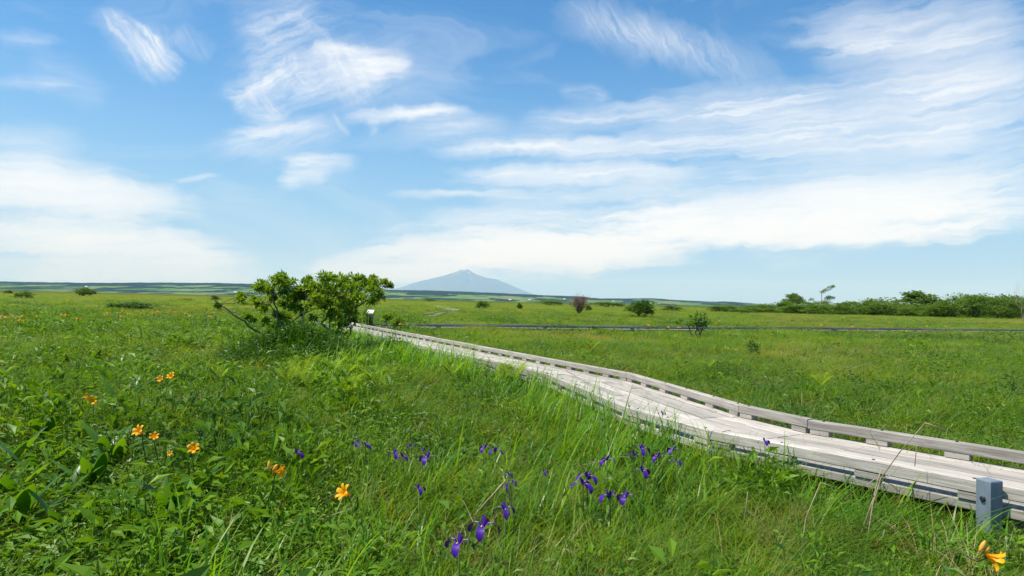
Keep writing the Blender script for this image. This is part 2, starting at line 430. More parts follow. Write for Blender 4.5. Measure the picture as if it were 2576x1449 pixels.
# ------------------------------------------------------------------ mesh helpers
class MB:
    def __init__(s):
        s.v, s.f, s.r, s.g = [], [], [], []

    def add(s, vs, fs, rnd=None, grain=None):
        o = len(s.v)
        s.v.extend([tuple(p) for p in vs])
        s.f.extend([tuple(i + o for i in f) for f in fs])
        r = random.random() if rnd is None else rnd
        s.r.extend([r] * len(vs))
        s.g.extend(grain if grain is not None else [(0, 0, 0)] * len(vs))

    def mesh(s, name, mat, smooth=False):
        me = bpy.data.meshes.new(name)
        me.from_pydata(s.v, [], s.f)
        me.materials.append(mat)
        a = me.attributes.new('rnd', 'FLOAT', 'POINT')
        a.data.foreach_set('value', np.array(s.r, dtype=np.float32))
        if any(g != (0, 0, 0) for g in s.g[:40]):
            a = me.attributes.new('grain', 'FLOAT_VECTOR', 'POINT')
            a.data.foreach_set('vector', np.array(s.g, dtype=np.float32).ravel())
        if smooth:
            me.polygons.foreach_set('use_smooth', [True] * len(me.polygons))
        me.update()
        return me

    def build(s, name, mat, parent=None, smooth=False, loc=None):
        o = bpy.data.objects.new(name, s.mesh(name, mat, smooth))
        COL.objects.link(o)
        if parent:
            o.parent = parent
        if loc is not None:
            o.location = loc
        return o

    def tube(s, pts, rad, n=6, rnd=None):
        pts = [Vector(p) for p in pts]
        vs, fs = [], []
        prev = None
        for i, p in enumerate(pts):
            d = (pts[min(i + 1, len(pts) - 1)] - pts[max(i - 1, 0)])
            if d.length < 1e-9:
                d = Vector((0, 0, 1))
            d.normalize()
            u = d.orthogonal().normalized() if prev is None else (prev - d * prev.dot(d)).normalized()
            prev = u
            w = d.cross(u)
            for k in range(n):
                a = 2 * PI * k / n
                vs.append(p + (u * math.cos(a) + w * math.sin(a)) * rad[i])
        for i in range(len(pts) - 1):
            for k in range(n):
                fs.append((i * n + k, i * n + (k + 1) % n, (i + 1) * n + (k + 1) % n, (i + 1) * n + k))
        fs.append(tuple(range(n))[::-1])
        fs.append(tuple((len(pts) - 1) * n + k for k in range(n)))
        s.add(vs, fs, rnd)

    def leaf(s, p, d, nrm, L, w, fold=0.25, rnd=None):
        """small folded leaf: two triangles a side meeting at the midrib"""
        d = d.normalized()
        sd = d.cross(nrm)
        if sd.length < 1e-4:
            sd = d.orthogonal()
        sd.normalize()
        n = sd.cross(d)
        m = p + d * L * 0.45
        up = n * w * fold
        s.add([p, m + sd * w * 0.5 + up, p + d * L - n * L * 0.08, m - sd * w * 0.5 + up, m],
              [(0, 1, 4), (4, 1, 2), (0, 4, 3), (4, 2, 3)], rnd)

    def strip(s, pts, sides, widths, fold=0.0, rnd=None):
        """leaf or petal along a curve; fold lifts the edges above the midrib"""
        vs, fs = [], []
        n = len(pts)
        for i in range(n):
            p, sd = Vector(pts[i]), Vector(sides[i]).normalized()
            d = (Vector(pts[min(i + 1, n - 1)]) - Vector(pts[max(i - 1, 0)])).normalized()
            up = sd.cross(d)
            w = widths[i] / 2
            if fold:
                vs += [p - sd * w + up * w * fold, p, p + sd * w + up * w * fold]
            else:
                vs += [p - sd * w, p + sd * w]
        k = 3 if fold else 2
        for i in range(n - 1):
            for j in range(k - 1):
                fs.append((i * k + j, i * k + j + 1, (i + 1) * k + j + 1, (i + 1) * k + j))
        s.add(vs, fs, rnd)

    def blade(s, x, y, h, w, az, lean, droop, seg=3, rnd=None, z0=0.0):
        ca, sa = math.cos(az), math.sin(az)
        side = (-sa, ca, 0)
        pts, sd, ws = [], [], []
        for i in range(seg + 1):
            t = i / seg
            q = lean * h * (t ** 1.6)
            z = h * (t - droop * t ** 2.6)
            pts.append((x + ca * q, y + sa * q, z0 + z))
            sd.append(side)
            ws.append(w * (1.0 - 0.9 * t ** 1.4) * (0.65 + 0.35 * min(1, t * 4)))
        s.strip(pts, sd, ws, 0.0, rnd)

    def beam(s, p0, p1, w, h, rnd=None, nrm=None, bev=0.006, mitre0=None, mitre1=None):
        """squared timber from p0 to p1 (axis along the top-face middle), chamfered long edges"""
        p0, p1 = Vector(p0), Vector(p1)
        d = (p1 - p0)
        L = d.length
        d.normalize()
        sd = d.cross(Vector((0, 0, 1))).normalized()
        b = bev
        prof = [(-w / 2 + b, 0), (w / 2 - b, 0), (w / 2, -b), (w / 2, -h + b), (w / 2 - b, -h), (-w / 2 + b, -h), (-w / 2, -h + b), (-w / 2, -b)]
        vs, gr = [], []
        off = random.random() * 40
        for e, p in ((0, p0), (1, p1)):
            mt = (mitre0, mitre1)[e]
            for (a, z) in prof:
                q = p + sd * a + Vector((0, 0, z))
                if mt is not None:
                    q = q + d * (a * mt)
                vs.append(q)
                gr.append((off + e * L, off * .37 + a, z))
        n = 8
        fs = [(k, (k + 1) % n, n + (k + 1) % n, n + k) for k in range(n)]
        fs += [tuple(range(n))[::-1], tuple(n + k for k in range(n))]
        s.add(vs, fs, rnd, gr)


def tag(o, label=None, cat=None, group=None, kind=None):
    if label: o['label'] = label
    if cat: o['category'] = cat
    if group: o['group'] = group
    if kind: o['kind'] = kind
    return o


def empty(name, loc, label, cat, group=None, rz=0.0, scale=None):
    o = bpy.data.objects.new(name, None)
    COL.objects.link(o)
    o.location = loc
    o.rotation_euler = (0, 0, rz)
    o.empty_display_size = 0.1
    if scale is not None:
        o.scale = scale
    return tag(o, label, cat, group)


def copy_tree(o, parent=None):
    c = o.copy()
    COL.objects.link(c)
    c.parent = parent
    for ch in o.children:
        copy_tree(ch, c)
    return c


ORD = ['first', 'second', 'third', 'fourth', 'fifth', 'sixth', 'seventh', 'eighth', 'ninth', 'tenth', 'eleventh', 'twelfth', 'thirteenth',
       'fourteenth', 'fifteenth', 'sixteenth', 'seventeenth', 'eighteenth', 'nineteenth', 'twentieth', 'twenty-first', 'twenty-second',
       'twenty-third', 'twenty-fourth', 'twenty-fifth', 'twenty-sixth', 'twenty-seventh', 'twenty-eighth', 'twenty-ninth', 'thirtieth',
       'thirty-first', 'thirty-second', 'thirty-third', 'thirty-fourth', 'thirty-fifth', 'thirty-sixth', 'thirty-seventh', 'thirty-eighth']

# ------------------------------------------------------------------ ground
t = NT('meadow_ground')
p = t.pos()
c = t.ramp(t.noise(p, 0.02, 6, 0.6), [(0.3, (0.05, 0.105, 0.008)), (0.5, (0.085, 0.14, 0.012)), (0.7, (0.12, 0.155, 0.025))])
n2 = t.noise(p, 2.5, 5, 0.65)
c = t.mix(t.n('ShaderNodeMapRange', {'Value': n2, 'From Min': 0.35, 'From Max': 0.7}).outputs[0], t.mix(0.5, c, (0.03, 0.05, 0.008, 1)), c)
yl = t.noise(p, 1.0, 4, 0.6, 0.0, (0.012, 0.0055, 1))
c = t.mix(t.n('ShaderNodeMapRange', {'Value': yl, 'From Min': 0.56, 'From Max': 0.66, 'To Max': 0.7}).outputs[0], c, (0.22, 0.24, 0.01, 1))
br = t.noise(p, 1.0, 4, 0.6, 0.0, (0.004, 0.0015, 1))
c = t.mix(t.n('ShaderNodeMapRange', {'Value': br, 'From Min': 0.46, 'From Max': 0.6, 'To Max': 0.75}).outputs[0], c, (0.13, 0.10, 0.04, 1))
t.set(t.b.inputs['Base Color'], c)
t.b.inputs['Roughness'].default_value = 1.0
t.b.inputs['Specular IOR Level'].default_value = 0.0
dk = t.noise(p, 1.0, 5, 0.7, 0.0, (0.06, 0.03, 1))
c = t.mix(t.n('ShaderNodeMapRange', {'Value': dk, 'From Min': 0.52, 'From Max': 0.62, 'To Max': 0.6}).outputs[0], c, (0.035, 0.075, 0.012, 1))
t.set(t.b.inputs['Base Color'], c)
t.bump(n2, 0.8, 0.15)
gm = MB()
xs = [-74000, -3000, -300, -60, 0, 60, 300, 3000, 74000]
ys = [-9000, -300, -20, 20, 300, 3000, 74000]
gm.add([(x, y, 0) for y in ys for x in xs], [(j * 9 + i, j * 9 + i + 1, (j + 1) * 9 + i + 1, (j + 1) * 9 + i) for j in range(6) for i in range(8)])
tag(gm.build('ground', t.m), 'flat green marsh meadow reaching to the far hills', 'meadow', None, 'structure')


# ------------------------------------------------------------------ hills and mountain
def vnoise(x, y, seed, sc):
    x = np.asarray(x) / sc; y = np.asarray(y) / sc
    xi, yi = np.floor(x).astype(np.int64), np.floor(y).astype(np.int64)
    fx, fy = x - xi, y - yi
    fx, fy = fx * fx * (3 - 2 * fx), fy * fy * (3 - 2 * fy)

    def h(a, b):
        k = (a * 374761393 + b * 668265263 + seed * 974634777) & 0x7fffffff
        k = (k ^ (k >> 13)) * 1274126177 & 0x7fffffff
        return (k ^ (k >> 16) & 0xffff) % 65536 / 65536.0
    return (h(xi, yi) * (1 - fx) + h(xi + 1, yi) * fx) * (1 - fy) + (h(xi, yi + 1) * (1 - fx) + h(xi + 1, yi + 1) * fx) * fy


RIDGE = [(-500, 702), (0, 707), (120, 709), (250, 710.5), (400, 711), (536, 713.5), (640, 715), (800, 722), (960, 728), (1140, 733), (1240, 737), (1300, 740),
         (1400, 744.5), (1470, 748), (1510, 751.5), (1560, 752), (1640, 751.5), (1765, 757), (1820, 757.5), (1870, 761), (1905, 764), (1980, 769), (2100, 775), (2900, 800)]
D0, D1, D2 = 3400.0, 5600.0, 7000.0
NX, NY = 420, 70
rx = np.array([a for a, b in RIDGE], float); ry = np.array([b for a, b in RIDGE], float)
hv = np.zeros((NY, NX, 3)); hz_px = np.linspace(-480, 2400, NX)
ridge_h = []
for px in hz_px:
    q = at_depth(px, float(np.interp(px, rx, ry)), D1)
    ridge_h.append((q.x / D1, max(q.z, 0.0)))
tx = np.array([a for a, b in ridge_h]); rh = np.array([b for a, b in ridge_h])
for j in range(NY):
    u = j / (NY - 1)
    d = D0 + (D2 - D0) * u
    X = tx * d
    if d < D1:
        k = (d - D0) / (D1 - D0)
        prof = 0.80 * k ** 0.8 + 0.20 * k ** 3
    else:
        prof = 1 - 0.5 * ((d - D1) / (D2 - D1)) ** 1.5
    Y = np.full(NX, d)
    bump = (vnoise(X, Y, 3, 500) - 0.5) * 12 + (vnoise(X, Y, 5, 140) - 0.5) * 6 + (vnoise(X, Y, 9, 50) - 0.5) * 3.5
    env = min(1, k * 3) if d < D1 else 1
    z = rh * prof * d / D1 + bump * env * np.clip(rh / 32, 0.05, 1)
    hv[j, :, 0], hv[j, :, 1], hv[j, :, 2] = X, d, np.maximum(z, 0) + 0.3 - (2.0 if j == 0 else 0)
t = NT('hill_farmland')
p = t.pos()
a = t.noise(p, 1.0, 3, 0.5, 0.4, (1 / 190., 1 / 700., 1 / 45.))
b_ = t.noise(p, 1.0, 2, 0.5, 0.0, (1 / 130., 1 / 420., 1 / 40.))
fld = t.ramp(b_, [(0.35, (0.06, 0.12, 0.05)), (0.5, (0.11, 0.19, 0.06)), (0.65, (0.15, 0.17, 0.09))])
wd = t.ramp(t.noise(p, 1.0, 3, 0.6, 0, (1 / 45., 1 / 45., 1 / 45.)), [(0.3, (0.012, 0.03, 0.028)), (0.7, (0.03, 0.06, 0.045))])  # woods tinted dark blue-green: some distance haze is painted into the colour
dist_n = t.n('ShaderNodeSeparateXYZ'); t.t.links.new(p, dist_n.inputs[0])
top = t.n('ShaderNodeMapRange', {'Value': dist_n.outputs[1], 'From Min': 4900., 'From Max': 5350., 'To Max': 0.22}).outputs[0]
k = t.n('ShaderNodeMapRange', {'Value': t.math('SUBTRACT', a, top), 'From Min': 0.49, 'From Max': 0.51}).outputs[0]
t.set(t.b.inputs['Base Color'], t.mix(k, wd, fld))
t.b.inputs['Roughness'].default_value = 1.0
t.b.inputs['Specular IOR Level'].default_value = 0.0
hm = MB()
hm.add(hv.reshape(-1, 3).tolist(), [(j * NX + i, j * NX + i + 1, (j + 1) * NX + i + 1, (j + 1) * NX + i) for j in range(NY - 1) for i in range(NX - 1)])
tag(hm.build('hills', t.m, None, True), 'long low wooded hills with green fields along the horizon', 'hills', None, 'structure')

# the far volcano
MD = 54000.0
LEFT = [(1177, 678), (1156.6, 679.5), (1152, 683), (1136.6, 688), (1111.6, 696), (1085, 702), (1061.6, 708), (1030, 717), (1009, 724), (980, 731), (940, 740), (880, 750)]
RIGHT = [(1177, 678), (1179, 678.3), (1190, 686), (1205, 693), (1223, 699.6), (1240, 702), (1253, 704.8), (1280, 716), (1315, 731), (1338, 739), (1375, 748), (1440, 757)]
pk = at_depth(1168, 678, MD)


def profile(pts):
    out = []
    for (px, py) in pts:
        q = at_depth(px, py, MD)
        out.append((abs(q.x - pk.x), q.z))
    out.sort()
    return np.array([a for a, b in out]), np.array([b for a, b in out])


lr, lh = profile([(1168, 677.8)] + LEFT[1:])
rr_, rh_ = profile([(1168, 677.8)] + RIGHT[1:])
NA, NR = 220, 90
rads = 10300 * np.linspace(0, 1, NR) ** 1.4
mv, mf = [], []
for i in range(NR):
    for a_ in range(NA):
        th = 2 * PI * a_ / NA
        wR = 0.5 + 0.5 * math.cos(th)
        h = wR * np.interp(rads[i], rr_, rh_, right=0) + (1 - wR) * np.interp(rads[i], lr, lh, right=0)
        x, y = rads[i] * math.cos(th), rads[i] * math.sin(th)
        ridg = abs(math.sin(th * 9 + 1.3 * math.sin(th * 4) + rads[i] / 1800.)) - 0.5
        am = min(1, rads[i] / 2000.) * max(0, h) / 1800.
        h = h + ridg * 70 * am + (float(vnoise(x, y, 21, 500)) - .5) * 60 * am + (float(vnoise(x, y, 22, 170)) - .5) * 30 * am
        mv.append((pk.x + x, MD + y, max(h, 0) - (3 if i == NR - 1 else -0.5)))
for i in range(NR - 1):
    for a_ in range(NA):
        b2 = (a_ + 1) % NA
        mf.append((i * NA + a_, (i + 1) * NA + a_, (i + 1) * NA + b2, i * NA + b2))
t = NT('mountain_rock')
p = t.pos()
hz = t.n('ShaderNodeSeparateXYZ'); t.t.links.new(p, hz.inputs[0])
sn = t.noise(p, 1.0, 5, 0.65, 1.0, (1 / 230., 1 / 500., 1 / 900.))
el = t.n('ShaderNodeMapRange', {'Value': hz.outputs[2], 'From Min': 700., 'From Max': 2300., 'To Min': -0.22, 'To Max': 0.06}).outputs[0]
sk = t.n('ShaderNodeMapRange', {'Value': t.math('ADD', sn, el), 'From Min': 0.62, 'From Max': 0.68}).outputs[0]
rk = t.ramp(t.noise(p, 1 / 400., 4), [(0.3, (0.05, 0.08, 0.06)), (0.7, (0.10, 0.13, 0.11))])
t.set(t.b.inputs['Base Color'], t.mix(sk, rk, (0.5, 0.52, 0.56, 1)))
t.b.inputs['Roughness'].default_value = 1.0
t.b.inputs['Specular IOR Level'].default_value = 0.0
mm = MB(); mm.add(mv, mf)
tag(mm.build('mountain', t.m, None, True), 'far blue volcano with snow streaks above the hills', 'mountain', None, 'structure')


# ------------------------------------------------------------------ boardwalks
def build_walk(name, far_edge, width, label, z_top, mat, rail_sides=(0, 1), spacing=0.68, rail_len=3.6, blocks=True, board=0.2, group=None,
               rail_h=0.095, gap=0.055, rail_w=0.105, mats=None):
    """far_edge: polyline of the outer top edge of the far kerb; the walk lies to its left-near side"""
    root = empty(name, (0, 0, 0), label, 'boardwalk', group)
    pts = [Vector((a, b, 0)) for a, b in far_edge]
    nseg = len(pts) - 1
    dirs = [(pts[i + 1] - pts[i]).normalized() for i in range(nseg)]
    nrm = [Vector((d.y, -d.x, 0)) for d in dirs]        # towards the near side

    def off(i, o):   # mitred offset of vertex i
        if i == 0:
            return pts[0] + nrm[0] * o
        if i == nseg:
            return pts[-1] + nrm[-1] * o
        b = (nrm[i - 1] + nrm[i]).normalized()
        return pts[i] + b * (o / b.dot(nrm[i]))
    zd = z_top - rail_h - gap

    def mit(i):      # slant of the mitred cut at vertex i
        if i == 0 or i == nseg:
            return None
        b = (nrm[i - 1] + nrm[i]).normalized()
        return lambda d, n: b.dot(d) / b.dot(n)
    up = Vector((0, 0, 1))
    # deck: lengthwise boards, butt joints staggered
    nb = max(2, int(round((width - 0.01) / board)))
    bw = (width - 0.01) / nb
    for i in range(nseg):
        if mats:
            mat = mats[i]
        mb = MB()
        for k in range(nb):
            a, b = off(i, 0.005 + bw * (k + .5)), off(i + 1, 0.005 + bw * (k + .5))
            L = (b - a).length
            d = (b - a) / L
            s = -random.random() * 3.0
            while s < L:
                e = min(s + 3.6, L)
                s0 = max(s, 0)
                if e - s0 > 0.05:
                    dz = random.uniform(-.005, .005)
                    mb.beam(a + d * (s0 + .003) + up * (zd + dz), a + d * (e - .003) + up * (zd + dz), bw - 0.022, 0.072, None, None, 0.008,
                            mit(i)(dirs[i], nrm[i]) if s0 == 0 and mit(i) else None, mit(i + 1)(dirs[i], nrm[i]) if e == L and mit(i + 1) else None)
                s += 3.6
        mb.build('deck', mat, root)
        # edge stringers
        for o in (0.28, width - 0.28):
            mb = MB()
            a, b = off(i, o), off(i + 1, o)
            mb.beam(a + up * (zd - .078), b + up * (zd - .078), 0.09, 0.05)
            mb.build('stringer', mat, root)
        # cross bearers and their feet
        a, b = off(i, width / 2), off(i + 1, width / 2)
        L = (b - a).length
        s = 0.5
        while s < L and a.lerp(b, s / L).length < 30:
            c = a.lerp(b, s / L)
            mb = MB()
            mb.beam(c - nrm[i] * (width / 2 - .2) + up * (zd - .13), c + nrm[i] * (width / 2 - .2) + up * (zd - .13), 0.1, 0.08)
            for sg in (-1, 1):
                q = c + nrm[i] * sg * (width / 2 - .35)
                mb.beam(q + Vector((-.05, 0, zd - .21)), q + Vector((.05, 0, zd - .21)), 0.1, max(zd - .2, .05))
            mb.build('bearer', mat, root)
            s += 1.8
    for sd in rail_sides:
        o = rail_w / 2 if sd == 0 else width - rail_w / 2
        for i in range(nseg):
            if mats:
                mat = mats[i]
            a, b = off(i, o), off(i + 1, o)
            L = (b - a).length
            d = (b - a) / L
            n = max(1, int(round(L / rail_len)))
            for k in range(n):
                j = random.uniform(-.004, .004)
                mb = MB()
                mb.beam(a + d * (L * k / n + .004) + up * (z_top + j), a + d * (L * (k + 1) / n - .004) + up * (z_top + random.uniform(-.006, .006)),
                        rail_w, rail_h, None, None, 0.008,
                        mit(i)(d, nrm[i]) if k == 0 and mit(i) else None, mit(i + 1)(d, nrm[i]) if k == n - 1 and mit(i + 1) else None)
                mb.build('kerb_rail', mat, root)
            if blocks:
                m = max(1, int(L / spacing))
                for k in range(m + 1):
                    s = min(max(0.12, L * k / m), L - 0.12)
                    c = a + d * s
                    mb = MB()
                    mb.beam(c - d * .1 + up * (zd + gap - .002), c + d * .1 + up * (zd + gap - .002), rail_w - .008, gap - .004, None, None, 0.003)
                    mb.build('spacer_block', mat, root)
                    if c.length < 13:
                        mb = MB()
                        q = c + up * z_top + d * random.uniform(-.03, .03)
                        mb.tube([q - up * .01, q + up * .006, q + up * .0065], [.013, .013, .009], 8)
                        mb.build('bolt_head', m_hole, root)
    return root


FAR = [(-8.2, 34.2), (2.13, 11.95), (2.9, 8.4), (3.3, 7.42), (6.4, 3.62)]
WALKW = 1.58
walk = build_walk('boardwalk', FAR, WALKW, 'pale weathered timber boardwalk with low kerb rails winding through the meadow', 0.45, m_wood)
# blue-grey post bolted to the near side
pp = at(2489, 1206, 0.49)
mb = MB()
hw = 0.054
rot = Matrix.Rotation(R(16), 3, 'Z')
prof = []
for (x, y) in ((-hw, -hw), (hw, -hw), (hw, hw), (-hw, hw)):
    prof.append(rot @ Vector((x, y, 0)))
vs = []
for z, s in ((0, 1), (0.482, 1), (0.49, 0.93)):
    vs += [q * s + Vector((0, 0, z)) for q in prof]
mb.add(vs, [(0, 1, 5, 4), (1, 2, 6, 5), (2, 3, 7, 6), (3, 0, 4, 7), (4, 5, 9, 8), (5, 6, 10, 9), (6, 7, 11, 10), (7, 4, 8, 11), (8, 9, 10, 11)])
post = mb.build('support_post', m_post, walk, False, pp * 1.0 - Vector((0, 0, pp.z)))
post['label'] = 'square blue-grey post bolted to the near kerb'
fn = rot @ Vector((-1, 0, 0))
mb = MB()
c = fn * hw + Vector((0, 0, 0.36))
mb.tube([c - fn * .004, c + fn * .012, c + fn * .013], [.019, .019, .012], 10)
mb.build('bolt_head', m_hole, post, True)

# the second walk crossing behind, and the third winding away
SEC = [at(958, 814, .42), at(1240, 816, .42), at(1500, 819.5, .42), at(1765, 822.5, .42), at(2100, 824, .42), at(2600, 829, .42)]
w2 = build_walk('boardwalk', [(q.x, q.y) for q in reversed(SEC)], 1.5, 'dark grey boardwalk crossing the meadow from side to side in the middle distance', 0.38, m_wood2,
                spacing=2.2, board=0.38)
THR = [at(945, 793, .42), at(1050, 791, .42), at(1098, 781, .42), at(1133, 777.5, .42), at(1092, 766.5, .42)]
w3 = build_walk('boardwalk', [(q.x, q.y) for q in THR], 1.3, 'far boardwalk zigzagging away towards the mountain, its last stretch pale', 0.31, m_wood, spacing=3.0, board=0.5, mats=[m_wood2, m_wood2, m_wood2, m_wood])

# information sign at the junction
q = at_depth(931, 800, 33.0)
sg = empty('information_sign', (q.x, q.y, 0), 'white topped lectern sign standing at the boardwalk junction beside the tree', 'sign', None, R(-12))
mb = MB()
mb.beam((-.14, 0, .88), (.14, 0, .88), .18, .42); mb.build('sign_body', m_gboard, sg)
for x in (-.14, .14):
    mb = MB(); mb.beam((x - .03, 0, .41), (x + .03, 0, .41), .06, .41); mb.build('leg', m_wood2, sg)
mb = MB()
mb.beam((-.17, 0, 0), (.17, 0, 0), .25, .03)
pn = mb.build('panel', m_panel, sg); pn.location = (0, 0, 1.0); pn.rotation_euler = (R(42), 0, 0)


# ------------------------------------------------------------------ trees and shrubs
def wander(p0, p1, n, amp, up=0.0):
    p0, p1 = Vector(p0), Vector(p1)
    L = (p1 - p0).length
    o = []
    for i in range(n + 1):
        t_ = i / n
        q = p0.lerp(p1, t_)
        if 0 < i < n:
            q = q + Vector((random.gauss(0, 1), random.gauss(0, 1), random.gauss(0, .8))) * amp * L
        q.z += up * math.sin(PI * t_) * L
        o.append(q)
    return o


def rdir(zlo=-1.0):
    while True:
        v = Vector((random.gauss(0, 1), random.gauss(0, 1), random.gauss(0, 1)))
        if v.length > 1e-3:
            v.normalize()
            if v.z >= zlo:
                return v


def leaf_ball(mb, c, r, n, L, w, flat=0.75):
    for _ in range(n):
        v = rdir(-0.75)
        rr = r * random.random() ** 0.45
        p = Vector(c) + Vector((v.x * rr, v.y * rr, v.z * rr * flat))
        d = (v + Vector((0, 0, .25)) + rdir() * .7).normalized()
        nn = (Vector((0, 0, 1)) + rdir() * .6).normalized()
        s = random.uniform(.7, 1.25)
        mb.leaf(p, d, nn, L * s, w * s)


# the main wind-shaped tree: limbs and leaf clusters laid out in metres (x across, z up)
TD = 18.4
base = at(775, 893)
K = .25 / FPX * TD
tree = empty('tree', (base.x, TD, 0), 'wind-bent many-stemmed green tree beside the boardwalk', 'tree')
bz = at_depth(775, 893, TD).z


def TP(zx, zy, dep=0.0):
    q = at_depth(536.6 + zx * .25, 670.8 + zy * .25, TD)
    return Vector((q.x - base.x, dep, q.z))


limbs = [
    ([(760, 870), (735, 820), (690, 760), (660, 715), (600, 680), (520, 640), (450, 590), (430, 545), (340, 490), (270, 420), (200, 370), (150, 310)], .045, -.3, -1.0),
    ([(915, 890), (920, 830), (932, 720), (870, 680), (800, 660), (745, 655), (660, 600), (600, 540), (540, 460)], .05, 0, .5),
    ([(870, 680), (905, 620), (918, 550), (932, 490), (985, 430), (1005, 350), (1060, 270), (1150, 215)], .042, 0, -.6),
    ([(680, 640), (725, 590), (800, 545), (870, 480), (960, 440), (1010, 400)], .03, -.2, .4),
    ([(915, 550), (870, 505), (840, 430), (830, 340), (830, 280)], .028, 0, .6),
    ([(700, 610), (690, 490), (682, 420), (650, 360), (655, 300), (655, 220), (690, 170)], .03, -.3, -.4),
    ([(690, 490), (600, 410), (500, 330), (470, 270)], .022, -.3, .4),
    ([(655, 300), (720, 240), (750, 180)], .018, -.3, .2),
    ([(925, 820), (1010, 775), (1090, 762), (1150, 755), (1270, 722), (1340, 730), (1400, 710), (1440, 670)], .035, 0, -.7),
    ([(1150, 800), (1150, 690), (1140, 640), (1085, 592), (1075, 560), (1125, 525), (1140, 470), (1180, 390), (1240, 320), (1290, 220)], .042, .3, 0.),
    ([(1145, 640), (1128, 560), (1150, 470), (1100, 380), (1020, 330)], .026, .3, .7),
    ([(1160, 720), (1220, 620), (1280, 520), (1330, 430), (1400, 330), (1480, 250)], .038, .4, .8),
    ([(1330, 430), (1430, 390), (1530, 330), (1620, 270), (1690, 200), (1740, 195)], .026, .6, .2),
    ([(1240, 320), (1330, 260), (1400, 190)], .022, .2, .5),
    ([(1215, 600), (1300, 610), (1390, 620)], .012, .3, 0),
    ([(430, 545), (300, 460), (190, 455), (110, 395)], .015, -.5, -.2),
    ([(905, 480), (915, 330), (905, 130)], .012, 0, .1),
]
tw = MB()
for pts, r0, d0, d1 in limbs:
    n = len(pts)
    P = [TP(x, y, d0 + (d1 - d0) * i / (n - 1)) for i, (x, y) in enumerate(pts)]
    tw.tube(P, [r0 * (1 - .78 * i / (n - 1)) for i in range(n)], 7)
blobs = [(480, 220, 62), (430, 200, 45), (560, 270, 55), (525, 245, 55), (660, 170, 60), (700, 200, 60), (745, 125, 40), (780, 180, 55), (740, 160, 60), (905, 130, 20), (885, 150, 16),
         (830, 290, 75), (770, 270, 60), (880, 320, 50), (960, 210, 50), (1010, 240, 60), (960, 190, 40), (1080, 190, 60), (1130, 230, 60), (1200, 150, 60), (1240, 130, 50), (1290, 150, 65), (1320, 200, 60), (1400, 150, 65), (1420, 200, 80),
         (1480, 130, 40), (1500, 180, 70), (1570, 150, 50), (1620, 190, 70), (1700, 170, 36), (1740, 200, 24), (1300, 250, 85), (1240, 220, 60), (1440, 250, 85), (1580, 250, 75), (1650, 250, 45), (1250, 330, 80),
         (1390, 340, 95), (1520, 330, 80), (1610, 330, 60), (1640, 360, 40), (1200, 400, 75), (1320, 420, 90), (1420, 410, 80), (1200, 480, 65), (1280, 530, 65), (1340, 500, 60), (1400, 460, 60), (1190, 360, 60),
         (500, 400, 55), (450, 380, 35), (540, 440, 35), (580, 510, 55), (620, 540, 60), (680, 530, 45), (690, 590, 40), (560, 570, 40), (440, 510, 36), (460, 540, 30), (330, 340, 22), (185, 320, 34), (160, 300, 28), (215, 350, 20),
         (150, 400, 24), (130, 410, 18), (960, 330, 60), (1040, 300, 60), (780, 380, 55), (740, 400, 45), (830, 430, 40), (890, 430, 34), (620, 640, 40), (640, 660, 30), (1070, 380, 34), (1010, 400, 30), (820, 600, 26), (1160, 300, 60), (900, 250, 40), (1050, 320, 58), (1065, 250, 55), (990, 300, 55), (1110, 320, 55), (1130, 420, 45), (880, 250, 45), (700, 310, 50), (620, 330, 40), (560, 620, 44), (1250, 610, 58), (1160, 570, 48), (1330, 590, 45), (700, 690, 40), (1000, 540, 40), (1400, 560, 44), (1220, 690, 50), (1320, 680, 44)]
tl = MB()
ends = [TP(x, y, d0 + (d1 - d0) * i / (len(pts) - 1)) for pts, r0, d0, d1 in limbs for i, (x, y) in enumerate(pts) if i > 2]
for (zx, zy, zr) in blobs:
    dep = random.uniform(-.75, .75) * (1.2 if zx > 1100 else 1.0)
    c = TP(zx, zy, dep)
    r = zr * K
    e = min(ends, key=lambda q: (q - c).length + max(0, q.z - c.z) * .6)
    tw.tube(wander(e, c, 4, .06, .05), [.010, .008, .007, .005, .003], 5)
    for _ in range(3):
        tw.tube(wander(e.lerp(c, .6), c + rdir(-.2) * r * .8, 3, .06), [.006, .005, .004, .002], 4)
    nsub = 6
    for _ in range(6):
        d_ = (rdir(-.35) + Vector((.25, 0, .35))).normalized()
        Q = wander(c, c + d_ * r * random.uniform(.8, 1.35), 5, .05, .04)
        tw.tube(Q, [.005, .004, .004, .003, .002, .0015], 4)
        for i_ in range(1, 6):
            for sg_ in (-1, 0, 1):
                dd = (d_ + rdir() * .9).normalized()
                tl.leaf(Q[i_], dd, (Vector((0, 0, 1)) + rdir() * .5).normalized(), random.uniform(.07, .13), random.uniform(.035, .06))
    r *= 1.05
    for s_ in range(nsub):
        v = rdir(-.5)
        cc = c + Vector((v.x, v.y, v.z * .95)) * r * random.uniform(.4, .95)
        leaf_ball(tl, cc, r * random.uniform(.4, .75), max(7, int(17 * (zr / 60) ** 1.3)), .112, .056, .9)
tw.build('trunk', m_bark, tree, True)
tl.build('crown', m_tleaf, tree)


